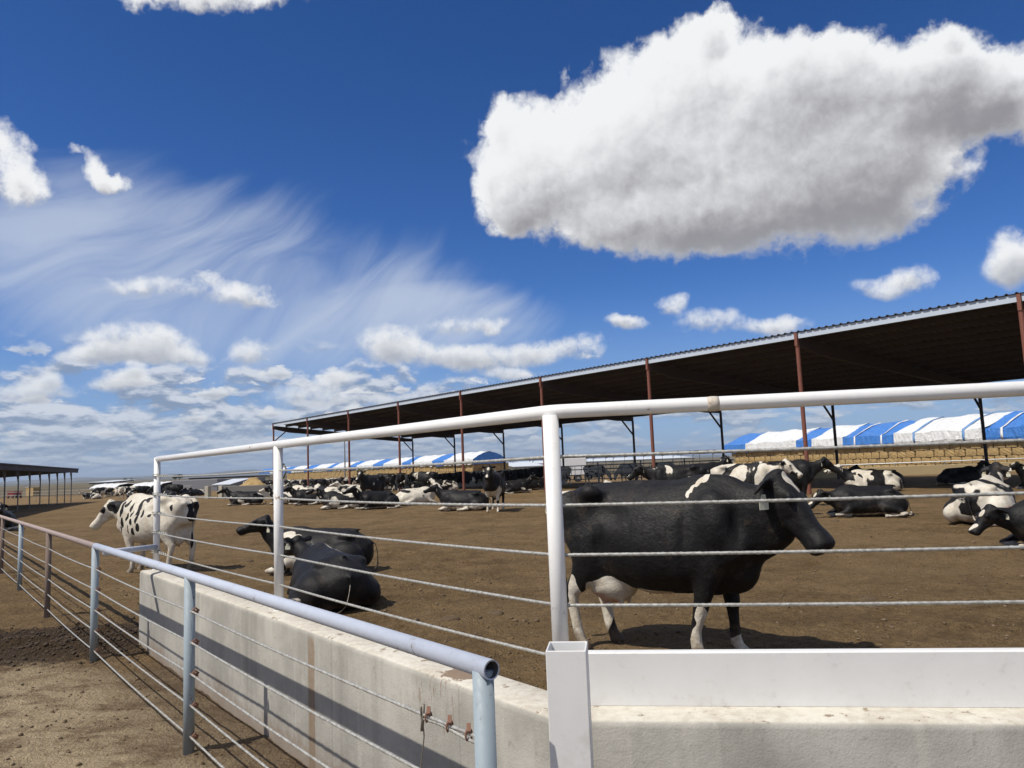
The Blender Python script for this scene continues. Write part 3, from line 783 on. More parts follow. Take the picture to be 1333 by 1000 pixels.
def tarp(P, Dv, t0, t1, ze, zr, wd, m_, label, group, lift=0.0, straps=(), smat=None, seed=0, name='tarp'):
    """one arched sheet across the stack from t0 to t1"""
    nv = np.array([-Dv[1], Dv[0], 0]); nv = nv if nv.dot(P) > 0 else -nv
    r_ = random.Random(seed)
    pr_ = [(-.05, ze-.10), (-.06, ze+.12), (-.05, ze+(zr-ze)*.40), (.02, ze+(zr-ze)*.47), (.16, ze+(zr-ze)*.65), (.32, zr-(zr-ze)*.14), (.5, zr), (.70, zr-(zr-ze)*.14), (.9, ze+(zr-ze)*.6), (1.05, ze+.3), (1.06, ze-.1)]
    n = max(2, int((t1-t0)/.7)); base = P+Dv*t0; o = thing_mesh = None
    def grid(ta, tb, up, n):
        vs = []
        for i in range(n+1):
            t = ta+(tb-ta)*i/n
            for k, (f, z) in enumerate(pr_):
                w = .045*math.sin(t*1.7+k*1.3+seed)+r_.uniform(-.03, .03)
                if k == 0: z += r_.uniform(-.10, .06)
                vs.append(P+Dv*t+nv*(f*wd-up*.6)+np.array([0, 0, z+w+up]))
        m = len(pr_)
        return vs, [(i*m+k, (i+1)*m+k, (i+1)*m+k+1, i*m+k+1) for i in range(n) for k in range(m-1)]
    mb = MB(); vs, fs = grid(t0, t1, lift, n); mb.add(vs, fs)
    ob = mb.build(name, m_, base=tuple(base), smooth=False)
    s_ = ob.modifiers.new('thick', 'SOLIDIFY'); s_.thickness = .02
    tag(ob, label, 'tarp', group)
    for st in straps:
        r_.seed(seed); mb = MB(); vs, fs = grid(st-.09, st+.09, lift+.06, 1); mb.add(vs, fs)
        so_ = mb.build('strap', smat, ob, base=tuple(base), smooth=True)
        q = so_.modifiers.new('thick', 'SOLIDIFY'); q.thickness = .02
    return ob
# right hand stack
HL, HR = np.array([22.8, 79.0, 0]), np.array([32.9, 47.9, 0]); HD = (HR-HL)/np.linalg.norm(HR-HL)
def tpx(px, z, P, Dv):
    r = ray(px, 560); A = np.array([[Dv[0], -r[0]], [Dv[1], -r[1]]]); q = np.linalg.solve(A, -P[:2]); return float(q[0])
cuts = [(945, 973, 'b', ()), (973, 1037, 'w', ()), (1037, 1060, 'b', ()), (1060, 1098, 'w', ()), (1098, 1168, 'b', (1115, 1150)), (1168, 1284, 'w', (1193, 1258)), (1284, 1352, 'b', (1308,)), (1352, 1420, 'w', ())]
segs = []
for i, (a, b, k, st) in enumerate(cuts):
    ta, tb = tpx(a, 0, HL, HD), tpx(b, 0, HL, HD); segs.append((ta, tb, k))
    w_ = ['at the far left end', 'second from the left end', 'third and narrowest from its left end', 'left of the wide blue sheet', 'crossed by two white straps', 'crossed by two blue straps, the widest', 'crossed by one white strap at the right edge', 'beyond the right edge'][i]
    tarp(HL, HD, ta-.12, tb+.12, 2.05, 3.90, 5.2, M['tw'] if k == 'w' else M['tb'], f'{"white" if k == "w" else "blue"} cover on the right straw stack, {w_}', 'striped covers on the right straw stack', .03 if k == 'w' else .0, [tpx(s_, 0, HL, HD) for s_ in st], M['ts'] if k == 'w' else M['tw'], i)
NR = int(segs[-1][1]/BX)
bales(HL, HD, min(NR, 40), 5, 'the right straw stack', 'bales of the right straw stack', segs)
# end of the right stack (seen past the shed posts)
mb = MB()
nvr = np.array([-HD[1], HD[0], 0]); nvr = nvr if nvr.dot(HL) > 0 else -nvr
for r in range(5):
    for k in range(2):
        p = HL+nvr*(BYD*(k+1)+BYD/2)+HD*.3
        o = link('straw_bale', BALES[(r+k) % 5], loc=(p[0], p[1], r*BZH-.5)); o.rotation_euler.z = math.atan2(HD[1], HD[0])
        tag(o, 'straw bale at the back of the left end of the right straw stack', 'bale', 'bales of the right straw stack')
# left hand stack, farther away
GL, GR = np.array([-65.0, 215.0, 0]), np.array([-5.55, 101, 0]); GD = (GL-GR)/np.linalg.norm(GL-GR)
cl = [(632, 597, 'w'), (597, 578, 'b'), (578, 538, 'w'), (538, 524, 'b'), (524, 500, 'w'), (500, 486, 'b'), (486, 465, 'w'), (465, 455, 'b'), (455, 434, 'w'), (434, 426, 'b'), (426, 408, 'w'), (408, 396, 'b'), (396, 380, 'w'), (380, 368, 'b'), (368, 352, 'w'), (352, 338, 'b')]
cl[0] = (613, 579, 'w')
cl[1] = (579, 563, 'b'); cl[2] = (563, 536, 'w'); cl[3] = (536, 524, 'b')
segl = []
wl_ = {0: 'at the near right end', 15: 'at the far left end', 14: 'next to the far left end'}
for i, (a, b, k) in enumerate(cl):
    ta, tb = tpx(a, 0, GR, GD), tpx(b, 0, GR, GD)
    if i == 0: ta = 0
    segl.append((ta, tb, k)); c = 'white' if k == 'w' else 'blue'; j = i//2
    nm = wl_.get(i) or f'the {["first","second","third","fourth","fifth","sixth","seventh","eighth"][j]} {c} one from its right end'
    tarp(GR, GD, ta-(.3 if i == 0 else .1), tb+.1, 2.0, 3.6, 4.4, M['tw'] if k == 'w' else M['tb'], f'{c} cover sheet on the far straw stack, {nm}', 'striped covers on the far straw stack', .03 if k == 'w' else 0, seed=40+i)
# blue end flap of the first cover
nvl = np.array([-GD[1], GD[0], 0]); nvl = nvl if nvl.dot(GR) > 0 else -nvl
mb = MB(); arc = [(-.08, 1.9), (-.04, 2.6), (.10, 3.05), (.3, 3.4), (.5, 3.52), (.7, 3.4), (.9, 3.05), (1.04, 2.5), (1.06, 1.95)]
q = [GR-GD*.34+nvl*f*4.4+np.array([0, 0, z]) for f, z in arc]; q2 = [p+GD*.03 for p in q]; n_ = len(q)
mb.add(q+q2, [tuple(range(n_)), tuple(range(2*n_-1, n_-1, -1))]+[(i, n_+i, n_+(i+1) % n_, (i+1) % n_) for i in range(n_)])
tag(mb.build('tarp', M['tb'], base=tuple(GR)), 'blue end flap closing the arched near end of the far straw stack', 'tarp')
bales(GR, GD, 16, 5, 'the far straw stack', 'bales of the far straw stack', segl)
for r in range(5):
    for k in range(1, 4):
        p = GR+nvl*(BYD*(k)+BYD/2)+GD*.3
        o = link('straw_bale', BALES[(r+k) % 5], loc=(p[0], p[1], r*BZH-.5)); o.rotation_euler.z = math.atan2(GD[1], GD[0])
        tag(o, f'straw bale in the {ROWN[r]} row of the far stack\'s shaded end face', 'bale', 'bales of the far straw stack')
mb = MB(); r_ = random.Random(5)
for i in range(16, int(130/BX)):
    for r in range(5):
        p = GR+GD*(i*BX+BX/2+(r % 2)*.3)+nvl*(.55+r_.uniform(-.06, .06))
        mb.box((p[0], p[1], r*BZH+BZH/2-.5), (BX-.02, BYD, BZH-.01), math.atan2(GD[1], GD[0]))
kind(tag(mb.build('straw_bales', M['straw'], base=tuple(GR)), 'far run of straw bales stacked under the striped covers', 'bales'), 'stuff')

# two small covered stacks far left
for (a, b, yb, nm) in ((118, 150, 643, 'small covered straw stack beyond the white spotted cow, the left one of two'), (170, 206, 642, 'small covered straw stack beyond the white spotted cow, the right one of two')):
    A, B = atg(a, yb), atg(b, yb); d_ = (B-A)/np.linalg.norm(B-A); L_ = np.linalg.norm(B-A); n_ = np.array([-d_[1], d_[0], 0])
    st = thing('straw_stack', nm, 'straw stack', A)
    mb = MB()
    for r in range(3):
        for i in range(int(L_/.8)+1):
            for k in range(4): mb.box(A+d_*(i*.8+.4)+n_*(k*1.0+.5)+np.array([0, 0, r*.36+.18-0.0]), (.76, .96, .35), math.atan2(d_[1], d_[0])+random.uniform(-.02, .02))
    part(mb, 'bales', M['straw'], st); st.children[0]['kind'] = 'stuff'
    k_ = 4
    for i in range(k_):
        mb = MB(); pr_ = [(-.2, .85), (-.15, 1.05), (.6, 1.5), (2.0, 1.7), (3.4, 1.5), (4.15, 1.05), (4.2, .9)]; t0, t1 = (L_+.5)*i/k_-.2, (L_+.5)*(i+1)/k_-.2+.05
        lift = .02*(i % 2); up = [A+d_*t+n_*f+np.array([0, 0, z+lift+ .10*math.sin((t-t0)/(t1-t0)*math.pi)]) for t in np.linspace(t0, t1, 5) for f, z in pr_]
        mb.add(up, [(a_*7+b_, (a_+1)*7+b_, (a_+1)*7+b_+1, a_*7+b_+1) for a_ in range(4) for b_ in range(6)])
        o = part(mb, 'cover_sheet', M['tw'], st, smooth=True); s_ = o.modifiers.new('t', 'SOLIDIFY'); s_.thickness = .03

# ------------------------------------------------------------------ other sheds and yard structures far off
def far_shed(label, A, B, depth, zf, zb, n, rm, pm, fas=.35, posts=True, base=0.0):
    A, B = v3(A), v3(B); d_ = (B-A); L_ = np.linalg.norm(d_); d_ = d_/L_; n_ = np.array([-d_[1], d_[0], 0]); n_ = n_ if n_.dot(A) > 0 else -n_
    t = thing('open_shed', label, 'shed', A)
    q = [A-d_*.6-n_*.5+np.array([0, 0, zf]), B+d_*.6-n_*.5+np.array([0, 0, zf]), B+d_*.6+n_*(depth+.5)+np.array([0, 0, zb]), A-d_*.6+n_*(depth+.5)+np.array([0, 0, zb])]
    lo = [p-np.array([0, 0, .09]) for p in q]
    part(MB().add(q+lo, [(0, 1, 2, 3), (7, 6, 5, 4), (0, 4, 5, 1), (1, 5, 6, 2), (2, 6, 7, 3), (3, 7, 4, 0)]), 'roof', rm, t)
    part(MB().bar(A-d_*.5-n_*.40+np.array([0, 0, zf-.10-fas/2]), B+d_*.5-n_*.40+np.array([0, 0, zf-.10-fas/2]), .1, fas), 'eave_beam', M['darkroof'] if rm is M['darkroof'] else pm, t)
    if posts:
        for i in range(n):
            p = A+d_*L_*i/(n-1)
            for f, z in ((0, zf-.1), (depth, zb-.1)): part(MB().tube([v3(p+n_*f, -.8), v3(p+n_*f, z)], .038, 8), 'post', pm, t)
            part(MB().bar(v3(p, zf-.22), v3(p+n_*depth, zb-.22), .12, .22), 'rafter', pm, t)
            part(MB().bar(v3(p, zf-1.0)+d_*.05, v3(p, zf-.15)+d_*.85, .07, .07), 'brace', pm, t)
    return t
M['darkroof'] = paint('dark_roof', (.022, .017, .020), .6, (.04, .035, .035), .4, .5)
M['greyroof'] = paint('grey_roof', (.22, .225, .24), .6, (.15, .14, .13), .4, .3)
M['whiteroof'] = paint('pale_roof', (.62, .66, .70), .4, (.5, .5, .5), .3, .3)
M['steel'] = paint('grey_galvanised', (.20, .20, .20), .55, (.12, .1, .09), .4, 2)
far_shed('dark roofed open shed at the far left edge of the yard', (-39.8, 67.3), (-24.5, 31), 11, 2.85, 2.35, 12, M['darkroof'], M['steel'], .28)
far_shed('long low dark roofed shed beyond the yard, behind the black cow', (-4.6, 150), (40, 152), 9, 3.05, 2.6, 12, M['darkroof'], M['post_dark'], .55)
far_shed('pale roofed shed glimpsed under the long dark roofed shed', (3.5, 205), (50, 212), 16, 1.75, 2.5, 9, M['whiteroof'], M['steel'], .3)
far_shed('pale roofed shed to the left behind the white truck', (.2, 118), (4.2, 119), 10, 1.35, 2.05, 3, M['whiteroof'], M['steel'], .2)
far_shed('flat pale roof far off above the small covered straw stacks', aty(120, 630, 180), aty(146, 629, 180), 10, 1.45, 1.75, 3, M['whiteroof'], M['darkroof'], .35)
far_shed('thin dark roof far off behind the low concrete wall', aty(250, 625, 170), aty(332, 625, 170), 10, 1.55, 1.45, 5, M['darkroof'], M['steel'], .25)
far_shed('small white lean to roof behind the low concrete wall', aty(284, 632, 95), aty(296, 632, 95), 6, .65, 1.25, 3, M['whiteroof'], M['steel'], .2)
# low grey bunker face
A, B = aty(224, 636, 120), aty(283, 636, 120)
tag(MB().prism([A, B, B+np.array([3, 14, 0]), A+np.array([-3, 14, 0])], -.7, 1.25).build('feed_bunker', M['greyroof'], base=v3(A), bevel=.05), 'long low grey feed bunker to the right of the white spotted cow', 'bunker')
# concrete yard wall with pale pillars
A = atg(291, 648.5); d_ = np.array([.985, -.17, 0]); yw = thing('concrete_wall', 'dark low concrete wall with pale end pillars at the far side of the yard', 'wall', A)
M['conc2'] = paint('dark_grey_concrete', (.17, .165, .155), .9, (.10, .09, .08), .5, .7); M['conc3'] = paint('pale_concrete', (.50, .47, .38), .9, (.3, .26, .2), .4, 1)  # dark grey concrete for the panels, cream for the pillars
part(MB().bar(v3(A, .45+A[2]), v3(A, .45+A[2])+d_*6.2, .25, .92), 'wall_panel', M['conc2'], yw, bevel=.02)
part(MB().box(v3(A-d_*.16, .48+A[2]), (.30, .45, 1.0), math.atan2(d_[1], d_[0])), 'pillar', M['conc3'], yw, bevel=.02)
part(MB().box(v3(A-d_*1.35, .48+A[2]), (.30, .45, 1.0), math.atan2(d_[1], d_[0])), 'pillar', M['conc3'], yw, bevel=.02)
part(MB().bar(v3(A-d_*1.2+np.array([.2, 3, 0]), .45+A[2]), v3(A-d_*.2+np.array([.2, 3, 0]), .45+A[2]), .2, .9), 'wall_panel', M['conc2'], yw, bevel=.02)
# heap of straw behind the wall
def heap(cx, cy, rx, ry, h, label, m_, seed):
    vs, fs = [], []; n, k = 9, 28
    for i in range(n+1):
        for j in range(k):
            a = 2*math.pi*j/k; r_ = 1-i/n; q = float(fbm2(np.array([3+r_*math.cos(a)*2+seed]), np.array([3+r_*math.sin(a)*2]), 3, seed)[0])
            vs.append((cx+rx*r_*math.cos(a)*(1+q*.4), cy+ry*r_*math.sin(a)*(1+q*.4), max(0, (h+.6)*(1-r_**1.6)*(1+q*.7))-.65))
    for i in range(n):
        for j in range(k): fs.append((i*k+j, i*k+(j+1) % k, (i+1)*k+(j+1) % k, (i+1)*k+j))
    return tag(MB().add(vs, fs).build('straw_heap', m_, base=(cx, cy, 0), smooth=True), label, 'heap')
p = aty(327, 634, 85); heap(p[0], p[1], 2.6, 1.6, 1.35, 'brown straw heap behind the dark low concrete wall', M['straw'], 3)
# hay and red wagon under the left shed
A, B = atg(33, 646), atg(70, 645.5); d_ = (B-A)/np.linalg.norm(B-A); n_ = np.array([-d_[1], d_[0], 0])
st = thing('straw_stack', 'straw stack with a strip of white cover under the far left shed', 'straw stack', A); mb = MB()
for r in range(4):
    for i in range(5): mb.box(A+d_*(i*.74+.37)+n_*.6+np.array([0, 0, r*.40+.2]), (.71, 1.1, .385), math.atan2(d_[1], d_[0]))
part(mb, 'bales', M['straw'], st); st.children[0]['kind'] = 'stuff'
part(MB().bar(v3(A, 1.64+A[2])+n_*.6, v3(A, 1.72+A[2])+d_*2.2+n_*.6, 1.3, .06), 'cover_sheet', M['tw'], st)
A, B = atg(10, 649), atg(32, 648.5); d_ = (B-A)/np.linalg.norm(B-A); n_ = np.array([-d_[1], d_[0], 0]); rz = math.atan2(d_[1], d_[0])
M['red'] = paint('dull_red_paint', (.26, .045, .05), .5, (.15, .08, .06), .4, 2)
wg = thing('farm_wagon', 'dull red farm wagon parked under the far left shed', 'wagon', A); mb = MB()
c0 = A+d_*1.1+n_*.5; gA = A[2]; mb.box(v3(c0, .62+gA), (2.1, 1.2, .12), rz)
part(mb, 'chassis', M['red'], wg)
mb = MB(); lo = [v3(c0+d_*sx*.95+n_*sy*.5, .69+gA) for sx, sy in ((-1, -1), (1, -1), (1, 1), (-1, 1))]; hi = [v3(c0+d_*sx*1.12+n_*sy*.68, 1.15+gA) for sx, sy in ((-1, -1), (1, -1), (1, 1), (-1, 1))]
part(mb.add(lo+hi, [(0, 1, 2, 3), (0, 4, 5, 1), (1, 5, 6, 2), (2, 6, 7, 3), (3, 7, 4, 0)]), 'hopper', M['red'], wg); wg.children[-1].modifiers.new('t', 'SOLIDIFY').thickness = .05
for sx in (-.7, .7):
    for sy in (-.62, .62):
        c = v3(c0+d_*sx+n_*sy, .30+gA); wh = part(MB().tube([c-n_*.08, c-n_*.05, c+n_*.05, c+n_*.08], [.26, .30, .30, .26], 18), 'wheel', M['bull'], wg)
        part(MB().tube([c-n_*.085, c+n_*.085], .13, 12), 'rim', M['red'], wh)
# white truck beyond the yard, half hidden by the corner post
A = atg(693, 629.5); tr = thing('parked_truck', 'white truck parked beyond the yard, half hidden behind the corner post', 'truck', A); x0, y0 = A[0], A[1]; zt_ = A[2]
M['glass'] = mat('dark_glass', lambda g, bs: setb(g, bs, col=(.02, .025, .03), rough=.08)); M['tw2'] = paint('white_truck_paint', (.78, .79, .80), .25, (.4, .38, .33), .2, 2)
cab = [(0, .45), (0, .95), (.75, 1.08), (1.15, 1.62), (2.2, 1.66), (2.25, .45)]
n_ = len(cab); mb = MB().add([(x0+a, y0-.85, z+zt_) for a, z in cab]+[(x0+a, y0+.85, z+zt_) for a, z in cab], [tuple(range(n_))[::1], tuple(range(2*n_-1, n_-1, -1))]+[(i, n_+i, n_+(i+1) % n_, (i+1) % n_) for i in range(n_)])
body = part(mb, 'cab', M['tw2'], tr, bevel=.05)
part(MB().add([(x0+.86, y0-.862, 1.10+zt_), (x0+1.55, y0-.862, 1.10+zt_), (x0+1.55, y0-.862, 1.52+zt_), (x0+1.17, y0-.862, 1.52+zt_), (x0+.86, y0-.856, 1.10+zt_), (x0+1.55, y0-.856, 1.10+zt_), (x0+1.55, y0-.856, 1.52+zt_), (x0+1.17, y0-.856, 1.52+zt_)], [(0, 1, 2, 3), (4, 7, 6, 5), (0, 4, 5, 1), (1, 5, 6, 2), (2, 6, 7, 3), (3, 7, 4, 0)]), 'side_window', M['glass'], body)
part(MB().box((x0+3.9, y0, 1.5+zt_), (3.1, 1.9, 1.75)), 'cargo_box', M['tw2'], tr, bevel=.04)
for a in (.55, 3.2, 4.6):
    for sy in (-.8, .8):
        c = np.array([x0+a, y0+sy, .36+zt_]); e = np.array([0, .1, 0]); wh = part(MB().tube([c-e*1.1, c-e*.7, c+e*.7, c+e*1.1], [.31, .36, .36, .31], 18), 'wheel', M['bull'], tr)
        part(MB().tube([c-e*1.15, c+e*1.15], .18, 12), 'rim', M['steel'], wh)
# light pole
p = aty(449, 604, 125)
lp = thing('light_pole', 'thin grey light pole standing behind the far straw stack', 'pole', v3(p)); part(MB().tube([v3(p, 0), v3(p, 7.2)], [.13, .08], 10), 'pole', M['steel'], lp); part(MB().box(v3(p, 7.25), (.9, .25, .18)), 'lamp_head', M['steel'], lp, bevel=.03)
# white pipe rail and feed curb before the right stack
A, B = at(1052, 631), at(1420, 622); A = np.array([18.3, 49.5, 0]); B = np.array([40, 46.5, 0]); d_ = (B-A)/np.linalg.norm(B-A)
fr = thing('feed_rail', 'pale pipe rail along the feed lane before the right straw stack', 'rail', A)
part(MB().tube([v3(A, .76), v3(B, .76)], .035, 10), 'rail', M['white'], fr, smooth=True)
part(MB().bar(v3(A, .27)+np.array([-.4, -.8, 0]), v3(B, .27)+np.array([-.4, -.8, 0]), .2, .60), 'curb', paint('weathered_curb', (.46, .36, .20), .9, (.2, .15, .09), .5, 1.5), fr, bevel=.02)
for i in range(8): part(MB().tube([v3(A+d_*(i*3+.3), 0), v3(A+d_*(i*3+.3), .76)], .03, 8), 'post', M['steel'], fr)
# headlock fence along the back of the yard
A, B = atg(333, 637.5), atg(735, 631.0); L_ = np.linalg.norm(B-A); d_ = (B-A)/L_
ff = thing('feed_fence', 'long grey headlock fence where the herd feeds below the far straw stack', 'fence', A)
ga, gb = A[2], B[2]; A, B = v3(A), v3(B); L_ = np.linalg.norm(B-A); d_ = (B-A)/L_
def gl(t): return ga+(gb-ga)*t/L_
for z in (.55, 1.22): part(MB().tube([v3(A, z+ga), v3(B, z+gb)], .035, 8), 'rail', M['steel'], ff, smooth=True)
mb = MB()
for i in range(int(L_/.38)): mb.tube([v3(A+d_*i*.38, .5+gl(i*.38)), v3(A+d_*(i*.38+(.12 if i % 2 else 0)), 1.2+gl(i*.38))], .022, 5)
kind(part(mb, 'stanchion', M['steel'], ff), 'stuff')
part(MB().bar(v3(A, .2+ga), v3(B, .2+gb), .2, .6), 'curb', M['conc3'], ff)
for i in range(int(L_/3.2)+1): part(MB().tube([v3(A+d_*i*3.2, -.1+gl(i*3.2)), v3(A+d_*i*3.2, 1.45+gl(i*3.2))], .045, 8), 'post', M['steel'], ff)
# headlock rails behind the black cow
A, B = np.array([2.8, 52, 0]), np.array([14.5, 50, 0]); L_ = np.linalg.norm(B-A); d_ = (B-A)/L_
fb = thing('feed_fence', 'grey pipe headlock fence behind the back of the black cow', 'fence', A)
for z in (.45, .75, 1.12, 1.38): part(MB().tube([v3(A, z), v3(B, z)], .032, 8), 'rail', M['steel'], fb, smooth=True)
mb = MB()
for i in range(int(L_/.33)): mb.tube([v3(A+d_*i*.33, .4), v3(A+d_*(i*.33+(.14 if i % 2 else 0)), 1.36)], .02, 5)
kind(part(mb, 'stanchion', M['cable'], fb), 'stuff')
for i in range(5): part(MB().tube([v3(A+d_*i*2.9, 0), v3(A+d_*i*2.9, 1.6)], .045, 8), 'post', M['steel'], fb)
# thin pipe fence in front of the far left shed
A, B = atg(-60, 652), atg(250, 641); L_ = np.linalg.norm(B-A); d_ = (B-A)/L_
fl = thing('pipe_fence', 'thin distant pipe fence before the far left shed', 'fence', A)
ga, gb = A[2], B[2]; A, B = v3(A), v3(B); L_ = np.linalg.norm(B-A); d_ = (B-A)/L_
for z in (.5, 1.0): part(MB().tube([v3(A, z+ga), v3(B, z+gb)], .03, 8), 'rail', M['cable'], fl)
for i in range(int(L_/4)+1): part(MB().tube([v3(A+d_*i*4, ga+(gb-ga)*i*4/L_), v3(A+d_*i*4, 1.05+ga+(gb-ga)*i*4/L_)], .035, 8), 'post', M['steel'], fl)

# ------------------------------------------------------------------ hills on the horizon
def hills(name, r0, r1, r2, az0, az1, hf, m_):
    A = np.radians(np.linspace(az0, az1, 220)); vs, fs = [], []
    rows = [(r0, 0), (r0+(r1-r0)*.35, .30), (r0+(r1-r0)*.7, .72), (r1, 1), (r2, .2)]
    for k, (r_, w) in enumerate(rows):
        for i, a in enumerate(A):
            d = math.degrees(a); h = hf(d); j = float(fbm2(np.array([d*.9+k*3.1]), np.array([k*1.7]), 4, 3)[0])
            vs.append((r_*math.sin(a), r_*math.cos(a), -1.5+max(0, h*w*(1+.5*j))))
    n = len(A)
    for k in range(len(rows)-1):
        for i in range(n-1): fs.append((k*n+i, k*n+i+1, (k+1)*n+i+1, (k+1)*n+i))
    return kind(MB().add(vs, fs).build(name, m_, smooth=True), 'structure')
def bmp(d, c, w): return math.exp(-((d-c)/w)**2)
def h1(d): return 7200*math.tan(R(.14+.26*bmp(d, -19.8, 3.2)+.12*bmp(d, -25, 2)+.16*bmp(d, -31, 4)+.12*bmp(d, 5, 9)+.08*fbm2(np.array([d*.5]), np.array([2.0]), 4, 8)[0]))
def h2(d): return 2600*math.tan(R(max(.01, .06+.16*bmp(d, -28, 3)+.10*bmp(d, -35, 3)+.10*fbm2(np.array([d*.8]), np.array([7.0]), 4, 5)[0])))
M['hill'] = mat('sage_hills', lambda g, bs: setb(g, bs, col=g.mix(g.noise(g.mapping(g.P, sc=(.002, .002, .01)), 1, 5, .6), (.075, .085, .085), (.15, .145, .12)), rough=1))
hills('hills', 5600, 7200, 8600, -52, 52, h1, M['hill'])
hills('low_hills', 2000, 2600, 3200, -50, 50, h2, M['hill'])
# a few trees far off on the plain
def _leaf(g, bs): setb(g, bs, col=g.mix(g.noise(g.P, .8, 3), (.035, .045, .022), (.075, .085, .04)), rough=.9)
M['leaf'] = mat('leaf_green', _leaf); M['bark'] = paint('bark', (.09, .07, .05), .9)
for i, (px, Y, h) in enumerate(((228, 620, 4.2), (234, 640, 5.0), (163, 700, 3.6), (171, 690, 3.0))):
    p = aty(px, 622, Y); t = thing('tree', 'far dark tree above the rump of the white spotted cow' if i < 2 else 'far dark tree above the head of the white spotted cow', 'tree', v3(p), 'trees on the far plain')
    part(MB().tube([v3(p, -.5), v3(p, h*.6)], [.28, .12], 7), 'trunk', M['bark'], t); mb = MB(); r_ = random.Random(i)
    for k in range(170):
        u = Vector((r_.gauss(0, 1), r_.gauss(0, 1), r_.gauss(0, 1))).normalized()*r_.uniform(.4, 1)
        c = Vector((p[0]+u.x*h*.55, p[1]+u.y*h*.5, h*.62+u.z*h*.38)); a = Vector((r_.gauss(0, 1), r_.gauss(0, 1), r_.gauss(0, 1))).normalized()*.5; b = a.orthogonal().normalized()*.42
        mb.add([c-a, c+b, c+a, c-b], [(0, 1, 2, 3)])
    part(mb, 'crown', M['leaf'], t)

# ------------------------------------------------------------------ cattle
def sweep(stations, lat=(0, 1, 0), seg=20, egg=0.0):
    """closed tube: stations (x, y, z, half width, half height up, half height down); egg widens the lower half"""
    P = [np.array(s_[:3], float) for s_ in stations]; n = len(P); vs = []
    lat = np.array(lat, float)
    for i in range(n):
        t = P[min(i+1, n-1)]-P[max(i-1, 0)]; t /= np.linalg.norm(t)
        l_ = lat-t*lat.dot(t); l_ /= np.linalg.norm(l_); u = np.cross(t, l_)
        a, b, c = stations[i][3:6]
        for k in range(seg):
            th = 2*math.pi*k/seg; sn, cs = math.sin(th), math.cos(th)
            e = 1-egg*sn; w = math.copysign(abs(cs)**.88, cs)
            vs.append(P[i]+l_*a*w*e+u*(b if sn > 0 else c)*sn)
    fs = [(i*seg+k, i*seg+(k+1) % seg, (i+1)*seg+(k+1) % seg, (i+1)*seg+k) for i in range(n-1) for k in range(seg)]
    vs.append(P[0]); vs.append(P[-1]); e0 = n*seg
    fs += [(e0, (k+1) % seg, k) for k in range(seg)]+[(e0+1, (n-1)*seg+k, (n-1)*seg+(k+1) % seg) for k in range(seg)]
    return vs, fs
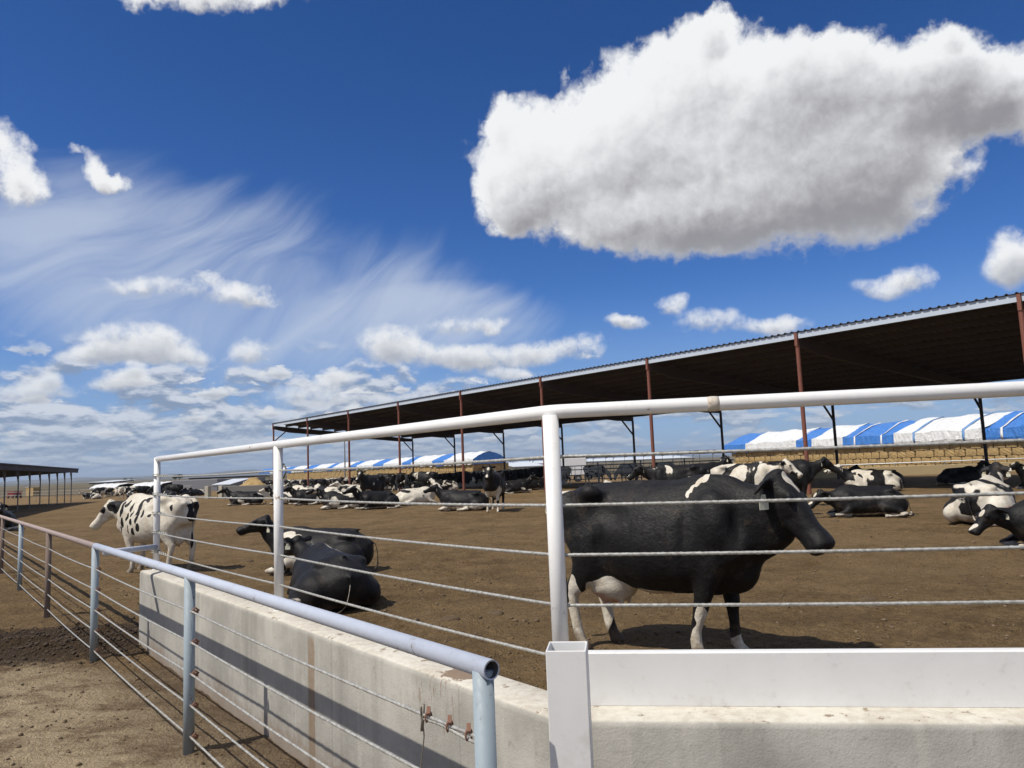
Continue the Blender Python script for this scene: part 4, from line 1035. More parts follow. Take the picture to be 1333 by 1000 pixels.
class CowB:
    def __init__(s): s.mb = MB(); s.eye = []; s.ear = []
    def sw(s, st, **k): s.mb.add(*sweep(st, **k)); return s
    def ball(s, c, r): s.mb.ball(c, r, 18, 12); return s
    def head(s, poll, yaw, pitch, roll=0.0, ear_droop=(-.12, -.12), sc=1.0, ex=0.0):
        T = Matrix.Translation(poll) @ Matrix.Rotation(yaw, 4, 'Z') @ Matrix.Rotation(-pitch, 4, 'Y') @ Matrix.Rotation(roll, 4, 'X') @ Matrix.Scale(sc, 4)
        s.T = T; o = len(s.mb.v)
        s.sw([(-.11, 0, -.03, .075, .05, .09), (-.07, 0, -.01, .108, .080, .15), (0, 0, 0, .122, .090, .195), (.07, 0, -.002, .132, .090, .215), (.14, 0, -.008, .124, .086, .205), (.22, 0, -.016, .102, .078, .170), (.30, 0, -.024, .088, .070, .130), (.37, 0, -.030, .088, .070, .108), (.43, 0, -.032, .100, .076, .108), (.48, 0, -.034, .102, .074, .106), (.515, 0, -.040, .086, .058, .084)])
        s.ball((-.07, 0, .055), (.055, .075, .045))
        for q in (-1, 1):
            s.ball((.125, q*.108, .034), (.052, .032, .038)); s.ball((.478, q*.058, -.004), (.036, .032, .030))
            d = ear_droop[0 if q < 0 else 1]
            s.sw([(-.045, q*.085, .0, .024, .032, .032), (-.06+ex*.2, q*.135, .0+d*.25, .022, .058, .058), (-.07+ex*.55, q*.19, d*.6, .019, .078, .074), (-.075+ex, q*.245, d*1.0, .016, .064, .060), (-.07+ex*1.3, q*.285, d*1.3, .012, .026, .026)], lat=(1, 0, 0), seg=14)
        for i in range(o, len(s.mb.v)): s.mb.v[i] = tuple(T @ Vector(s.mb.v[i]))
        s.eye = [T @ Vector((.140, q*.139, .040)) for q in (-1, 1)]
        s.ear = [T @ Vector((-.062+ex*.55+(.05 if ex else 0), q*.20, d_*.6-.075+(.05 if ex else 0))) for q, d_ in zip((-1, 1), ear_droop)]
        s.nose = [T @ Vector((.512, q*.052, -.012)) for q in (-1, 1)]
        s.mouth = [T @ Vector((.34+.02*k, q*.085, -.105)) for k in range(8) for q in (-1, 1)]
        return s
    def finish(s, name, voxel, mats, dents=(), coat=None, smooth=5, soft=70, lowz=.52):
        me = s.mb.mesh('tmp', [], smooth=True); o = bpy.data.objects.new('tmp', me); COL.objects.link(o)
        m = o.modifiers.new('r', 'REMESH'); m.mode = 'VOXEL'; m.voxel_size = voxel; m.use_smooth_shade = True
        m = o.modifiers.new('s', 'SMOOTH'); m.factor = .5; m.iterations = smooth
        dg = bpy.context.evaluated_depsgraph_get(); dg.update()
        r = bpy.data.meshes.new_from_object(o.evaluated_get(dg)); r.name = name
        bpy.data.objects.remove(o); bpy.data.meshes.remove(me)
        n = len(r.vertices); co = np.empty(n*3, np.float32); r.vertices.foreach_get('co', co); co = co.reshape(-1, 3)
        nm = np.empty(n*3, np.float32); r.vertices.foreach_get('normal', nm); nm = nm.reshape(-1, 3)
        E = np.empty(len(r.edges)*2, np.int32); r.edges.foreach_get('vertices', E); E = E.reshape(-1, 2)
        deg = np.bincount(E.ravel(), minlength=n).astype(np.float32)[:, None]
        hd = np.linalg.norm((co-np.array(s.T @ Vector((.2, 0, -.03)), np.float32))/np.float32(.44), axis=1)
        wt = np.clip((hd-.75)*4, 0, 1)*np.clip((co[:, 2]-lowz)*5, .0, 1)
        wt = (.06+.94*wt)[:, None]*.55
        for _ in range(int(soft*(.0125/voxel)**1.6)):
            acc = np.zeros_like(co)
            for k in range(3): acc[:, k] = np.bincount(E[:, 0], co[E[:, 1], k], n)+np.bincount(E[:, 1], co[E[:, 0], k], n)
            co = co+wt*(acc/deg-co)
        d = np.zeros(n, np.float32)
        for (c, rad, amt) in dents:
            q = (co-np.array(c, np.float32))/np.array(rad, np.float32); d += amt*np.exp(-(q*q).sum(1)*1.6)
        for q_ in (-1, 1):                       # eye sockets, cheek hollow and jaw line
            for (px_, amt_, rad_) in (((.19, q_*.115, .035), -.012, .030), ((.10, q_*.135, .072), .012, .032), ((.24, q_*.10, -.06), -.014, .055), ((.08, q_*.14, -.12), .012, .06), ((.42, q_*.105, -.06), -.006, .02)):
                c = np.array(s.T @ Vector(px_), np.float32); q = (co-c)/np.float32(rad_); d += amt_*np.exp(-(q*q).sum(1)*1.2)
        for c in getattr(s, 'nose', []): q = (co-np.array(c, np.float32))/.016; d -= .022*np.exp(-(q*q).sum(1))
        if voxel < .016:
            for c in s.mouth: q = (co-np.array(c, np.float32))/.012; d -= .004*np.exp(-(q*q).sum(1))
        d += (fbm3(co*9, 3)-.5)*.010+(fbm3(co*3.1+5, 2)-.5)*.014
        co = co+nm*d[:, None]; r.vertices.foreach_set('co', co.ravel())
        C = coat(co, nm) if coat else np.zeros((n, 3), np.float32)
        for k, nme in enumerate(('coat', 'pink', 'dirt')):
            a = r.attributes.new(nme, 'FLOAT', 'POINT'); a.data.foreach_set('value', C[:, k].astype(np.float32).ravel())
        r.materials.clear(); r.materials.append(mats); r.polygons.foreach_set('use_smooth', [True]*len(r.polygons)); r.update()
        return r
_T3 = np.random.default_rng(3).random((64, 64, 64)).astype(np.float32)
def vn3(p):
    i = np.floor(p).astype(int); f = p-i; f = f*f*(3-2*f); o = 0
    for a in (0, 1):
        for b in (0, 1):
            for c in (0, 1):
                w = (f[:, 0] if a else 1-f[:, 0])*(f[:, 1] if b else 1-f[:, 1])*(f[:, 2] if c else 1-f[:, 2])
                o = o+w*_T3[(i[:, 0]+a) & 63, (i[:, 1]+b) & 63, (i[:, 2]+c) & 63]
    return o
def fbm3(p, o=3):
    s, a, t = 0, 1., 0
    for k in range(o): s = s+a*vn3(p*2**k+k*11.3); t += a; a *= .5
    return s/t
def blobs(co, lst, base=0.0, warp=.10, f=3.2, seed=0.0):
    """coat field: start from base (0 black, 1 white), then each blob paints its value where inside; irregular outlines"""
    w = np.stack([fbm3(co*f+seed+k*31.7, 3)-.5 for k in range(3)], 1)*2*warp
    p = co+w; v = np.full(len(co), base, np.float32)
    for (c, r, val) in lst:
        q = (p-np.array(c, np.float32))/np.array(r, np.float32); d = np.sqrt((q*q).sum(1)); a = np.clip((1.0-d)*6*min(r)/.12+.5, 0, 1)
        v = v*(1-a)+val*a
    return v
def cloak(lst, base, warp=.10, f=3.2, seed=0.0, pink=(), dirtz=.5):
    def fn(co, nm):
        v = blobs(co, lst, base, warp, f, seed)
        pk = blobs(co, [(c, r, 1.0) for c, r in pink], 0.0, .03, 5, 2) if pink else np.zeros(len(co))
        dz = np.clip((dirtz-co[:, 2])/dirtz, 0, 1)*.8+.0
        dz = dz+np.clip(.2-np.abs(co[:, 0]+.75), 0, 1)*1.2*np.clip(1.2-co[:, 2], 0, .5)
        return np.stack([v, pk, dz], 1)
    return fn
def _hide(herd):
    def fn(g, bs):
        ca = g.node('ShaderNodeAttribute', 'Fac', attribute_name='coat'); pk = g.node('ShaderNodeAttribute', 'Fac', attribute_name='pink'); dt = g.node('ShaderNodeAttribute', 'Fac', attribute_name='dirt')
        hair = g.noise(g.mapping(g.O, sc=(40, 120, 40)), 1.0, 4, .65); n = g.noise(g.O, 7, 5, .65); ed = g.noise(g.O, 38, 3, .6)
        if herd:
            oi = g.N.new('ShaderNodeObjectInfo'); cr, cg, _ = g.xyz(S(g, oi.outputs['Color']))
            f = g.noise(g.vm('ADD', g.O, g.comb(cg*37.0, cg*91.0, cg*53.0)), 1.55, 3, .45, .5)
            w = g.m('MAXIMUM', g.ramp(f+(ed-.5)*.03, cr, cr+.02), g.ramp(ca+(ed-.5)*.3, .47, .55))
        else: w = g.ramp(ca+(ed-.5)*.36, .46, .54)
        blk = g.mix(g.ramp(n, .35, .70), (.0050, .0048, .0052), (.0105, .0095, .0090))
        blk = g.mix(g.ramp(n+(hair-.5)*.5, .62, .78)*.35, blk, (.034, .026, .020))
        wht = g.mix(g.ramp(n, .35, .68), (.66, .62, .53), (.52, .46, .36))
        c = g.mix(w, blk, wht)
        c = g.mix(pk*g.ramp(n, .3, .6, .6, 1.0), c, (.50, .30, .22))
        dst = g.noise(g.O, 2.6, 5, .65); c = g.mix(g.ramp(dst+(ed-.5)*.25, .56, .72)*.22, c, (.16, .115, .072))
        c = g.mix(g.ramp(dt+(n-.5)*.9+(ed-.5)*.3, .32, .75)*.75, c, (.13, .092, .060))
        setb(g, bs, col=c, rough=g.ramp(hair, .3, .7, .46, .68), spec=.27, sheen=.02)
        bs.inputs['Sheen Roughness'].default_value = .4
        coarse = g.noise(g.mapping(g.O, sc=(9, 26, 9)), 1.0, 5, .6); bump(g, bs, hair*.45+n*.7+coarse*.7, .7, .016)
    return fn
M['hide'] = mat('cow_hide', _hide(False)); M['herd'] = mat('herd_hide', _hide(True))
M['eye'] = mat('eye', lambda g, bs: setb(g, bs, col=(.006, .005, .005), rough=.06))
M['tag'] = paint('ear_tag_plastic', (.62, .60, .46), .4, (.3, .26, .18), .3, 30)

def stand(cb, fl=(.52, .52), hl=(-.60, -.60), belly=0.0, neck=None, head=None):
    """standing body; fl/hl = x of right and left feet"""
    cb.sw([(-.86, 0, 1.16, .09, .10, .13), (-.80, 0, 1.14, .19, .22, .24), (-.68, 0, 1.12, .255, .29, .28), (-.48, 0, 1.08, .275, .355, .36), (-.25, 0, 1.01, .325, .405, .42-belly), (.05, 0, .975, .37, .435, .455-belly), (.32, 0, .98, .355, .45, .45-belly*.6), (.55, 0, 1.03, .285, .435, .40), (.74, 0, 1.06, .225, .36, .36), (.88, 0, 1.04, .16, .24, .27), (.95, 0, 1.02, .07, .12, .14)], egg=.16, seg=28)
    cb.ball((.50, 0, 1.40), (.24, .095, .085)); cb.ball((0, 0, 1.385), (.75, .075, .055))
    for q in (-1, 1):
        cb.ball((-.46, q*.235, 1.345), (.14, .085, .085)); cb.ball((-.83, q*.12, 1.255), (.07, .06, .065)); cb.ball((-.62, q*.20, 1.20), (.24, .10, .20))
        cb.ball((.60, q*.20, 1.08), (.17, .12, .28)); cb.ball((.74, q*.17, .90), (.13, .10, .15))
        x = fl[0 if q < 0 else 1]; y = q*.185
        def L(t): return .56+(x-.56)*t
        cb.sw([(.58, q*.16, 1.10, .09, .16, .15), (.56, q*.195, .92, .10, .16, .16), (L(.1), q*.20, .78, .096, .140, .140), (L(.3), q*.195, .65, .080, .105, .108), (L(.55), q*.19, .50, .062, .074, .072), (L(.72), y, .41, .058, .066, .058), (L(.80), y, .35, .048, .052, .050), (x, y, .25, .040, .043, .045), (x, y, .16, .043, .048, .050), (x+.005, y, .115, .050, .055, .058), (x+.03, y, .07, .040, .046, .048), (x+.05, y, .045, .052, .062, .056), (x+.06, y, .0, .060, .074, .064)], seg=16)
        x = hl[0 if q < 0 else 1]; d = x+.60
        cb.sw([(-.55, q*.15, 1.16, .12, .25, .25), (-.52, q*.195, .98, .125, .255, .25), (-.49+d*.1, q*.215, .82, .108, .20, .20), (-.53+d*.3, q*.21, .69, .092, .150, .155), (-.61+d*.5, q*.20, .585, .066, .098, .098), (-.685+d*.75, q*.195, .505, .054, .074, .080), (-.69+d*.85, q*.19, .45, .053, .064, .062), (-.675+d*.95, q*.19, .38, .047, .053, .052), (-.655+d, q*.19, .26, .043, .046, .048), (-.635+d, q*.19, .155, .043, .046, .048), (-.61+d, q*.19, .09, .042, .046, .048), (-.585+d, q*.19, .045, .054, .062, .054), (-.575+d, q*.19, .0, .060, .074, .062)], seg=16)
    cb.sw(neck or [(.56, 0, 1.12, .22, .30, .34), (.80, 0, 1.16, .165, .235, .28), (.98, 0, 1.24, .125, .175, .21), (1.12, 0, 1.32, .105, .13, .17), (1.22, 0, 1.37, .09, .085, .13)])
    cb.head(*(head or ((1.24, 0, 1.40), 0, R(-40))))
def udder(cb, c=(-.42, 0, .60), r=(.235, .165, .19)):
    cb.ball(c, r); cb.ball((c[0]-.13, c[1], c[2]+.08), (.14, .14, .20))
    for sx in (-.07, .10):
        for sy in (-.075, .075): cb.sw([(c[0]+sx, c[1]+sy, c[2]-r[2]*.80, .022, .022, .022), (c[0]+sx, c[1]+sy, c[2]-r[2]-.01, .018, .018, .018), (c[0]+sx, c[1]+sy, c[2]-r[2]-.045, .010, .010, .010)], seg=8)
def tail(cb, pts, r=.030):
    n = len(pts); cb.sw([(*p, *(3*[(r*(1-.35*i/n) if i < n*.62 else r*1.45)])) for i, p in enumerate(pts)][:-1]+[(*pts[-1], .012, .012, .012)], lat=(0, 1, 0) if abs(pts[0][1]-pts[-1][1]) < .2 else (1, 0, 0), seg=10)
TAILS = [(-.82, 0, 1.35), (-.89, 0, 1.31), (-.925, 0, 1.20), (-.93, .01, 1.0), (-.915, .02, .82), (-.91, .02, .68), (-.905, .02, .55), (-.90, .02, .44)]
SD_ = [((-.24, q*.33, 1.20), (.15, .12, .10), -.055) for q in (-1, 1)] + [((.40, q*.36, 1.0), (.05, .12, .28), -.022) for q in (-1, 1)] + [((-.65, q*.26, 1.32), (.09, .08, .08), -.036) for q in (-1, 1)] + [((.80, q*.22, 1.10), (.06, .12, .24), -.028) for q in (-1, 1)] + [((-.36, q*.30, .90), (.06, .12, .18), -.032) for q in (-1, 1)] + [((x, q*.36, 1.02), (.022, .2, .20), -.0035) for q in (-1, 1) for x in (-.06, .05, .15, .27)]
SD_ += [((-.46, q*.25, 1.36), (.085, .07, .06), .034) for q in (-1, 1)] + [((-.83, q*.13, 1.27), (.06, .06, .06), .022) for q in (-1, 1)] + [((-.15, 0, 1.44), (.7, .035, .06), .014)] + [((.62, q*.27, 1.0), (.10, .12, .14), .012) for q in (-1, 1)] + [((-.50, q*.30, .88), (.10, .12, .14), .014) for q in (-1, 1)]
def lie(cb, side=-1, head=None, neck=None, stretch=False, ud=True):
    """resting on the breastbone, hind legs out on one side (side -1 = right)"""
    cb.sw([(-.87, 0, .42, .09, .10, .16), (-.80, 0, .42, .22, .23, .30), (-.66, 0, .43, .33, .33, .38), (-.42, 0, .42, .41, .42, .40), (-.15, 0, .41, .455, .44, .40), (.12, 0, .41, .455, .435, .40), (.38, 0, .44, .41, .44, .42), (.60, 0, .50, .32, .43, .42), (.78, 0, .53, .25, .35, .38), (.92, 0, .52, .16, .23, .28), (.99, 0, .50, .07, .11, .14)], egg=.14, seg=26)
    cb.ball((.47, 0, .885), (.24, .09, .085)); cb.ball((0, 0, .84), (.72, .08, .06))
    for q in (-1, 1):
        cb.ball((-.44, q*.25, .73), (.16, .12, .09)); cb.ball((-.80, q*.12, .54), (.07, .06, .06)); cb.ball((.60, q*.25, .48), (.18, .12, .28))
        cb.sw([(.55, q*.30, .34, .10, .13, .12), (.68, q*.33, .19, .088, .10, .09), (.84, q*.32, .13, .068, .072, .070), (.95, q*.30, .10, .058, .060, .060), (.90, q*.25, .065, .048, .045, .045), (.74, q*.22, .05, .040, .040, .040), (.62, q*.20, .05, .046, .045, .045), (.54, q*.19, .05, .05, .05, .045)], lat=(0, 1, 0), seg=14)
        if q == side:
            cb.ball((-.46, q*.38, .34), (.34, .19, .30)); cb.ball((-.20, q*.47, .27), (.16, .12, .19))
            if stretch: cb.sw([(-.22, q*.45, .28, .12, .15, .15), (-.40, q*.60, .19, .075, .085, .085), (-.58, q*.72, .12, .052, .058, .058), (-.66, q*.78, .10, .050, .052, .050), (-.76, q*.86, .08, .036, .036, .036), (-.88, q*.95, .065, .036, .036, .036), (-.95, q*1.0, .055, .046, .046, .046), (-1.04, q*1.06, .05, .055, .055, .05)], lat=(1, 0, 0), seg=14)
            else: cb.sw([(-.18, q*.46, .30, .12, .15, .16), (-.36, q*.56, .22, .085, .10, .11), (-.56, q*.60, .14, .056, .068, .068), (-.63, q*.62, .10, .052, .056, .056), (-.52, q*.66, .065, .042, .042, .042), (-.34, q*.68, .05, .036, .036, .036), (-.18, q*.68, .05, .044, .044, .044), (-.08, q*.68, .05, .055, .055, .05)], lat=(0, 0, 1), seg=14)
        else:
            cb.ball((-.48, q*.33, .26), (.32, .17, .24)); cb.sw([(-.2, q*.42, .14, .09, .1, .1), (0, q*.40, .07, .05, .05, .05), (.18, q*.38, .05, .045, .045, .045), (.26, q*.36, .045, .05, .05, .045)], lat=(0, 1, 0), seg=12)
    if ud and stretch: cb.ball((-.48, side*.46, .19), (.25, .22, .19)); cb.ball((-.66, side*.32, .20), (.18, .22, .18))
    elif ud: cb.ball((-.44, side*.34, .14), (.20, .20, .14)); cb.ball((-.60, side*.26, .18), (.16, .18, .15))
    cb.sw(neck or [(.58, 0, .56, .22, .28, .32), (.80, 0, .66, .175, .235, .27), (.96, 0, .82, .13, .18, .21), (1.07, 0, .98, .11, .14, .17), (1.13, 0, 1.08, .09, .09, .12)])
    cb.head(*(head or ((1.15, 0, 1.10), 0, R(-22))))
    tail(cb, [(-.84, 0, .62), (-.92, side*.02, .55), (-.96, side*.05, .35), (-.97, side*.10, .14), (-.93, side*.20, .05), (-.86, side*.32, .045), (-.80, side*.42, .045), (-.74, side*.50, .04)])
LD_ = [((-.22, q*.40, .68), (.14, .13, .10), -.03) for q in (-1, 1)] + [((.42, q*.44, .45), (.04, .12, .25), -.014) for q in (-1, 1)] + [((x, q*.46, .45), (.018, .2, .22), -.006) for q in (-1, 1) for x in (-.10, 0, .1, .2)]

def tag_mesh(w=.055, h=.075):
    mb = MB(); p = [(-.2, 0), (-.28, -.25), (-.5, -.42), (-.5, -1.0), (.5, -1.0), (.5, -.42), (.28, -.25), (.2, 0)]
    n = len(p); mb.add([(0, x*w, z*h) for x, z in p]+[(.003, x*w, z*h) for x, z in p], [tuple(range(n)), tuple(range(2*n_-1, n-1, -1)) if False else tuple(range(2*n-1, n-1, -1))]+[(i, (i+1) % n, n+(i+1) % n, n+i) for i in range(n)])
    mb.tube([(-.006, 0, -.08*h), (.010, 0, -.08*h)], .008, 8)
    return mb.mesh('ear_tag', M['tag'])
TAGM = tag_mesh()
EYEM = MB().ball((0, 0, 0), .021, 14, 10).mesh('eye', M['eye'], smooth=True)
def dress(o, cb, tags=(True, True), eyes=True, yaw=None, tsc=1.0):
    if eyes:
        for p in cb.eye: e = link('eye', EYEM, o); e.location = p
    for q, f in zip(cb.ear, tags):
        if f: e = link('ear_tag', TAGM, o); e.location = q; e.scale = (tsc,)*3; e.rotation_euler.z = yaw if yaw is not None else cb.T.to_euler().z
    return o
def place(o, p, yaw, sc=1.0, z=-.015, flat=1.0):
    o.location = (float(p[0]), float(p[1]), z+float(gz(float(p[1])))); o.rotation_euler = (0, 0, R(yaw)); o.scale = (sc, sc, sc*flat); return o

# --- the black cow beside the corner post
cb = CowB()
stand(cb, fl=(.40, .60), hl=(-.62, -.50), belly=-.03,
      neck=[(.50, 0, 1.14, .25, .32, .42), (.74, 0, 1.16, .195, .265, .43), (.90, -.01, 1.19, .165, .22, .40), (1.03, -.02, 1.23, .138, .17, .32), (1.12, -.03, 1.29, .115, .10, .22)],
      head=((1.10, -.05, 1.365), R(-14), R(-50), R(-6), (-.06, -.10), 1.12, .06))
cb.ball((.68, 0, .74), (.23, .15, .22)); cb.ball((.50, 0, .66), (.22, .15, .16)); cb.ball((.78, 0, .90), (.18, .14, .22)); cb.ball((.62, 0, 1.41), (.18, .09, .07))
udder(cb, (-.36, -.05, .60), (.235, .20, .20)); tail(cb, TAILS)
A_white = [((-.37, -.04, .53), (.27, .25, .25), 1), ((-.50, -.1, .62), (.14, .16, .16), 1),
           ((-.62, 0, .27), (.16, .40, .24), 1), ((-.66, -.21, .50), (.055, .2, .16), 1),
           ((.44, -.20, .16), (.085, .10, .17), 1), ((.47, -.22, .36), (.05, .06, .12), 1), ((.62, .19, .06), (.11, .10, .11), 1),
           ((.08, -.10, .505), (.20, .22, .05), 1), ((.42, -.25, 1.335), (.018, .10, .04), 1), ((.45, -.20, 1.385), (.021, .10, .045), 1), ((.49, -.12, 1.44), (.027, .10, .05), 1), ((.535, -.05, 1.475), (.035, .08, .06), 1)]
star = cb.T @ Vector((.0, -.02, .10)); A_white += [(tuple(star), (.062, .062, .07), 1), (tuple(cb.T @ Vector((.06, -.01, .09))), (.045, .03, .06), 1)]
cowA = link('cow', cb.finish('cow', .0125, M['hide'], SD_, cloak(A_white, 0.0, .035, 5.0, 3.0, [((-.45, -.04, .43), (.2, .24, .10))], .40)))
tag(cowA, 'black dairy cow with white udder standing broadside just behind the corner post', 'cow')
place(cowA, (1.17, 6.62), -33, 1.02, -.02); dress(cowA, cb, (True, False), yaw=R(-35), tsc=1.5)

# --- the white spotted cow on the left
cb = CowB()
stand(cb, fl=(.60, .42), hl=(-.62, -.48), neck=[(.56, 0, 1.12, .22, .30, .34), (.80, 0, 1.14, .165, .235, .28), (.98, .02, 1.18, .125, .175, .21), (1.12, .05, 1.22, .105, .13, .17), (1.20, .07, 1.25, .09, .085, .13)], head=((1.19, .08, 1.25), R(42), R(-50), 0, (-.08, -.05)))
udder(cb, (-.42, 0, .62), (.20, .15, .15)); tail(cb, TAILS)
B_sp = [((.78, 0, 1.28), (.10, .4, .26), 0), ((.94, 0, 1.30), (.13, .3, .24), 0), ((.60, .25, 1.18), (.05, .2, .16), 0), ((.62, .25, .82), (.03, .2, .08), 0), ((.36, .3, .82), (.03, .2, .06), 0), ((.20, .3, .78), (.05, .2, .05), 0), ((-.02, .35, 1.12), (.03, .2, .09), 0), ((.42, .3, 1.02), (.025, .2, .07), 0), ((.18, .3, 1.12), (.02, .2, .05), 0), ((.52, .25, 1.30), (.03, .2, .07), 0), ((.40, .3, 1.22), (.035, .2, .10), 0), ((.30, .3, 1.10), (.03, .2, .06), 0), ((.14, .3, 1.25), (.05, .2, .17), 0), ((.10, .35, 1.02), (.04, .2, .12), 0), ((.26, .35, .93), (.045, .2, .07), 0),
        ((.02, .2, 1.38), (.10, .12, .07), 0), ((.05, .35, .84), (.05, .2, .07), 0), ((.55, .25, .95), (.05, .2, .10), 0), ((-.35, .1, 1.42), (.16, .16, .04), 0), ((-.10, .15, 1.40), (.07, .2, .04), 0), ((-.70, .2, 1.22), (.04, .2, .09), 0), ((-.90, -.05, 1.10), (.07, .20, .30), 0), ((-.20, .35, 1.08), (.05, .2, .04), 0), ((-.95, 0, .6), (.1, .15, .35), 0),
        (tuple(cb.T @ Vector((.14, .10, .03))), (.07, .07, .08), 0), (tuple(cb.T @ Vector((-.06, .19, -.04))), (.12, .14, .12), 0), (tuple(cb.T @ Vector((-.06, -.19, -.04))), (.12, .14, .12), 0)]
cowB = link('cow', cb.finish('cow', .016, M['hide'], SD_, cloak(B_sp, 1.0, .075, 6.0, 8.0, [(tuple(cb.T @ Vector((.55, 0, -.05))), (.06, .08, .06))], .55)))
tag(cowB, 'white cow with small black spots standing in profile past the end of the wall', 'cow')
place(cowB, at(204, 744), 156, .95); dress(cowB, cb, (False, False))

# --- the two cows lying by the wall
cb = CowB(); lie(cb, 1, head=((1.10, .05, 1.10), R(8), R(-20), 0, (-.15, -.15)))
C1w = [((.46, .3, .42), (.17, .4, .40), 1), ((.60, .15, .80), (.10, .25, .10), 1), ((.95, .2, .10), (.30, .4, .12), 1), ((-.35, .4, .15), (.4, .4, .14), 1), ((.10, .45, .55), (.12, .2, .2), 0)]
cowC1 = link('cow', cb.finish('cow', .016, M['hide'], LD_, cloak(C1w, 0.0, .07, 4, 5.0, (), .3), lowz=.10))
tag(cowC1, 'cow with black head and white shoulder lying down behind the second white post', 'cow')
place(cowC1, at(424, 744), 178, .92, flat=.88); dress(cowC1, cb, (False, True), yaw=R(60), tsc=1.3)
cb = CowB(); lie(cb, 1, neck=[(.56, 0, .56, .23, .28, .32), (.80, .03, .62, .18, .24, .27), (.96, .08, .72, .14, .18, .21), (1.06, .14, .82, .11, .14, .17), (1.10, .18, .90, .09, .09, .12)], head=((1.12, .17, .92), R(22), R(-26), 0, (.03, .06)))
C2w = [((.15, -.06, .90), (.55, .016, .08), 1), ((-.95, 0, .25), (.08, .09, .22), 1)]
cowC2 = link('cow', cb.finish('cow', .016, M['hide'], LD_, cloak(C2w, 0.0, .02, 4, 15.0, (), .25), soft=170, lowz=.08))
tag(cowC2, 'black cow lying close behind the wall, rump towards the lane', 'cow')
place(cowC2, at(431, 786), 120, .95, flat=.82); dress(cowC2, cb, (True, True), yaw=R(150), tsc=1.3)

# --- shared bodies for the rest of the yard
def hcoat(T, legs=.30, face=True, lying=False, ud=None):
    def fn(co, nm):
        l = [((0, 0, legs*.35), (3, 3, legs*.55), 1.0)] if legs else []
        if face: l += [(tuple(T @ Vector((.10, 0, .09))), (.10, .05, .06), 1.0), (tuple(T @ Vector((.40, 0, .03))), (.16, .05, .06), 1.0)]
        if ud: l += [(ud[0], ud[1], 1.0)]
        v = blobs(co, l, 0.0, .05, 4, 1.0); pk = blobs(co, [(ud[0], ud[1], .8)], 0, .03, 5, 2) if ud else v*0
        return np.stack([v, pk, np.clip((.35-co[:, 2])/.35, 0, 1)*.7], 1)
    return fn
PROTO = {}
def proto(key, build, voxel, dents, legs, face, ud=None, tags=(True, True)):
    cb = CowB(); build(cb); me = cb.finish('cow', voxel, M['herd'], dents, hcoat(cb.T, legs, face, ud=ud), 3, lowz=.10 if key.startswith('lie') else .52); PROTO[key] = (me, cb, tags)
proto('stand', lambda c: (stand(c), udder(c), tail(c, TAILS)), .022, SD_, .34, True)
proto('stand_low', lambda c: (stand(c, neck=[(.56, 0, 1.08, .22, .30, .34), (.80, 0, 1.04, .165, .235, .28), (1.0, 0, .98, .125, .175, .21), (1.16, 0, .90, .105, .13, .17), (1.24, 0, .84, .09, .085, .13)], head=((1.26, 0, .82), 0, R(-62))), udder(c), tail(c, TAILS)), .035, SD_, .34, False)
proto('stand_front', lambda c: (stand(c, neck=[(.56, 0, 1.14, .22, .30, .34), (.80, 0, 1.24, .165, .235, .28), (.94, 0, 1.36, .125, .175, .21), (1.02, 0, 1.46, .105, .13, .17), (1.06, 0, 1.53, .09, .085, .13)], head=((1.08, 0, 1.56), 0, R(-42), 0, (.0, .0))), udder(c), tail(c, TAILS)), .022, SD_, .30, True)
proto('lie', lambda c: lie(c, -1), .022, LD_, .16, True, ((-.48, -.36, .12), (.26, .24, .15)))
proto('lie_left', lambda c: lie(c, 1), .022, LD_, .16, True, ((-.48, .36, .12), (.26, .24, .15)))
proto('lie_turned', lambda c: lie(c, -1, neck=[(.56, 0, .56, .23, .28, .32), (.78, -.03, .66, .18, .24, .27), (.92, -.12, .80, .14, .18, .21), (.97, -.24, .92, .11, .14, .17), (.96, -.32, 1.0, .09, .09, .12)], head=((.96, -.34, 1.02), R(-80), R(-25))), .024, LD_, .14, True, ((-.48, -.36, .12), (.26, .24, .15)))
proto('lie_out', lambda c: lie(c, -1, stretch=True), .022, LD_, .26, True, ((-.54, -.44, .17), (.36, .38, .24)))
proto('lie_low', lambda c: lie(c, 1, neck=[(.58, 0, .54, .22, .28, .32), (.82, 0, .56, .175, .235, .27), (1.0, 0, .60, .13, .18, .21), (1.14, .02, .66, .11, .14, .17), (1.22, .03, .70, .09, .09, .12)], head=((1.24, .04, .72), R(10), R(-48))), .020, LD_, .14, True)
def cow(key, p, yaw, thr, seed, label, group=None, sc=1.0, kids=True, z=-.02):
    me, cb, tg = PROTO[key]; o = link('cow', me); tag(o, label, 'cow', group); place(o, p, yaw, sc, z, .86 if key.startswith('lie') else 1.0); o.color = (thr, seed, 0, 1)
    if kids: dress(o, cb, tg, eyes=True, tsc=1.3)
    return o
WH, MIX, BK_, BLK = .33, .47, .56, .80
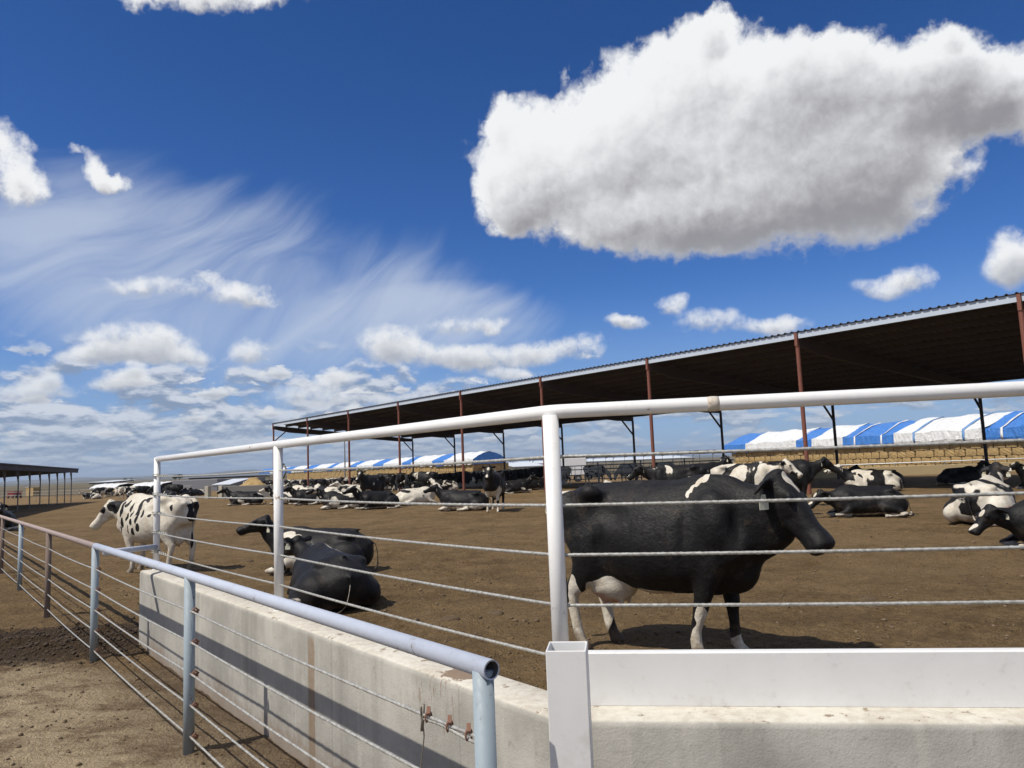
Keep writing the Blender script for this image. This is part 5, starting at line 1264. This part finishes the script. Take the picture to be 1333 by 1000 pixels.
# right hand middle ground
cow('stand', aty(968, 640, 21), -38, .44, .31, 'white cow with black blotches standing behind the shoulder of the black cow')
cow('stand', aty(1022, 640, 23.5), -12, BLK, .2, 'all black cow standing behind the white blotched cow, facing right')
cow('stand_front', aty(915, 640, 27), 20, BLK, .44, 'black cow with raised head standing farthest back above the black cow')
cow('stand', aty(885, 640, 24), 172, .66, .52, 'dark cow seen only by its back above the spine of the big black cow')
cow('lie_out', at(1138, 640), 168, .50, .12, 'black and white cow lying with stretched hind leg before the right straw stack', sc=1.12)
cow('lie', at(1150, 633), 176, BLK, .71, 'black cow lying right behind the cow with the stretched hind leg')
cow('lie_low', at(1133, 671), 178, .74, .83, 'black cow with white hind legs lying by the muzzle of the big black cow')
cow('lie_left', at(1250, 631), 4, BLK, .05, 'black cow lying in the shade of the shed before the straw bales')
cow('lie_out', at(1282, 679), 44, .53, .37, 'black and white cow lying with pink udder towards the lane at the right', sc=1.22)
cow('lie_low', at(1402, 712), 172, BLK, .64, 'black cow with a white face edge lying at the right edge of the photo')
cow('lie', at(1362, 636), 190, BLK, .9, 'black cow lying farthest back at the right edge of the photo')
cow('lie_out', at(748, 669), 12, WH, .15, 'pale cow lying behind the corner post, only its hind legs showing', z=-.02)
# middle of the yard
MID = [('lie', 322, 657.5, 190, .60, .11, 'small black cow with white face lying alone before the low concrete wall'),
       ('lie_left', 377, 656, 185, .52, .22, 'black and white cow lying just right of the second white post'),
       ('lie', 407, 656.5, 200, .66, .33, 'black cow with white head patch lying second right of the second white post'),
       ('lie_turned', 428, 650, 160, .50, .44, 'patchy cow lying behind the row, its head turned back'),
       ('lie_out', 447, 662, 195, .55, .55, 'black cow with white legs lying nearest the camera in the left row'),
       ('stand_front', 486, 657, 250, .70, .66, 'dark cow standing with raised head among the lying row'),
       ('lie_left', 493, 662, 215, .72, .77, 'black cow with white brisket lying below the dark standing cow'),
       ('lie_turned', 540, 657, 20, .36, .88, 'mostly white cow lying with one white ear raised'),
       ('stand_low', 522, 641, 100, BLK, .17, 'black cow standing with lowered head behind the mostly white cow'),
       ('lie_out', 606, 664, 172, .76, .27, 'large black cow lying with white hind legs stretched towards the lane'),
       ('stand_front', 645, 665, 262, .62, .37, 'black cow with a white face blaze standing head on by the large lying cow'),
       ('lie', 668, 642, 10, .66, .47, 'black cow lying behind the cow with the white face blaze'),
       ('lie', 690, 638, 15, .70, .57, 'black cow lying just left of the corner post, below the truck'),
       ('lie_left', 395, 645, 170, .45, .67, 'patchy cow lying at the back of the left row'),
       ('lie', 462, 646, 200, .42, .72, 'pale patchy cow lying behind the black cow with white legs'),
       ('stand', 556, 640, 150, .60, .93, 'dark cow standing behind the mostly white lying cow'),
       ('lie', 2, 690, 300, .64, .03, 'black cow with a white face lying behind the lane fence at far left')]
for k, px, py, yw, th_, sd_, lab in MID: cow(k, atg(px, py), yw, th_, sd_, lab)
# the herd at the far headlocks
r_ = random.Random(21); HG = 'cows along the far headlock fence'
fa, fb_ = v3(atg(333, 637.5)), v3(atg(735, 631.0)); fd = (fb_-fa)/np.linalg.norm(fb_-fa); fn_ = np.array([-fd[1], fd[0], 0]); fn_ = fn_ if fn_[1] > 0 else -fn_
Lf = np.linalg.norm(fb_-fa); ang = math.degrees(math.atan2(fn_[1], fn_[0]))
t = .6
while t < Lf-.5:
    p = fa+fd*t-fn_*r_.uniform(1.25, 1.6)
    if r_.random() < .86: cow('stand_low', p, ang+r_.uniform(-12, 12), r_.choice([.46, .52, .56, .62, .8, .8]), r_.random(), 'small black and white cow feeding at the far headlock fence', HG, r_.uniform(.92, 1.02), kids=False)
    t += r_.uniform(.95, 1.5)
HL2 = 'cows resting behind the middle row'
for i in range(6):
    px = 365+i*44+r_.uniform(-6, 6); p = atg(px, 641.5+r_.uniform(-2, 2.5)-(px-362)*.012)
    cow(r_.choice(['lie', 'lie_left', 'lie_turned', 'stand_low']), p, r_.uniform(140, 260), r_.choice([.52, .58, .64, .8]), r_.random(), 'small dark or patchy cow resting behind the middle row', HL2, kids=False)
# far herd at the left, past the white cow
HL3 = 'cows resting beyond the white spotted cow'
for i in range(20):
    px = 116+i*7.6+r_.uniform(-3, 3); p = atg(px, 648.5-(px-116)*.018+r_.uniform(-1.6, 1.6))
    cow(r_.choice(['lie', 'lie_left', 'lie_turned', 'stand_low'] if i % 3 else ['lie', 'stand_low']), p, r_.uniform(120, 260), r_.choice([.46, .52, .60, .8, .8]), r_.random(), 'tiny dark cow resting in the far row beyond the white spotted cow', HL3, kids=False)
# heads at the headlocks behind the black cow
for i, px in enumerate((738, 752, 776, 826)):
    p = np.array([3.2+i*2.4, 53.8-.3*i, 0])
    cow('stand_low', p, (215, 318, 228, 325)[i]+r_.uniform(-10, 10), (.38, .44, .40, .46)[i], r_.random(), 'patchy cow reaching through the headlocks behind the black cow\'s back', 'cows at the headlocks behind the black cow', kids=False)

# ------------------------------------------------------------------ dry-country air that turns the far hills blue
def _haze():
    m = bpy.data.materials.new('haze_air'); m.use_nodes = True; nt = m.node_tree; nt.nodes.clear()
    v = nt.nodes.new('ShaderNodeVolumePrincipled'); v.inputs['Color'].default_value = (.66, .78, .95, 1); v.inputs['Density'].default_value = 1.1e-4; v.inputs['Anisotropy'].default_value = .2
    o = nt.nodes.new('ShaderNodeOutputMaterial'); nt.links.new(v.outputs[0], o.inputs['Volume']); return m
hz = kind(MB().box((0, 4300, 41), (23000, 9600, 86)).build('haze', _haze()), 'stuff')
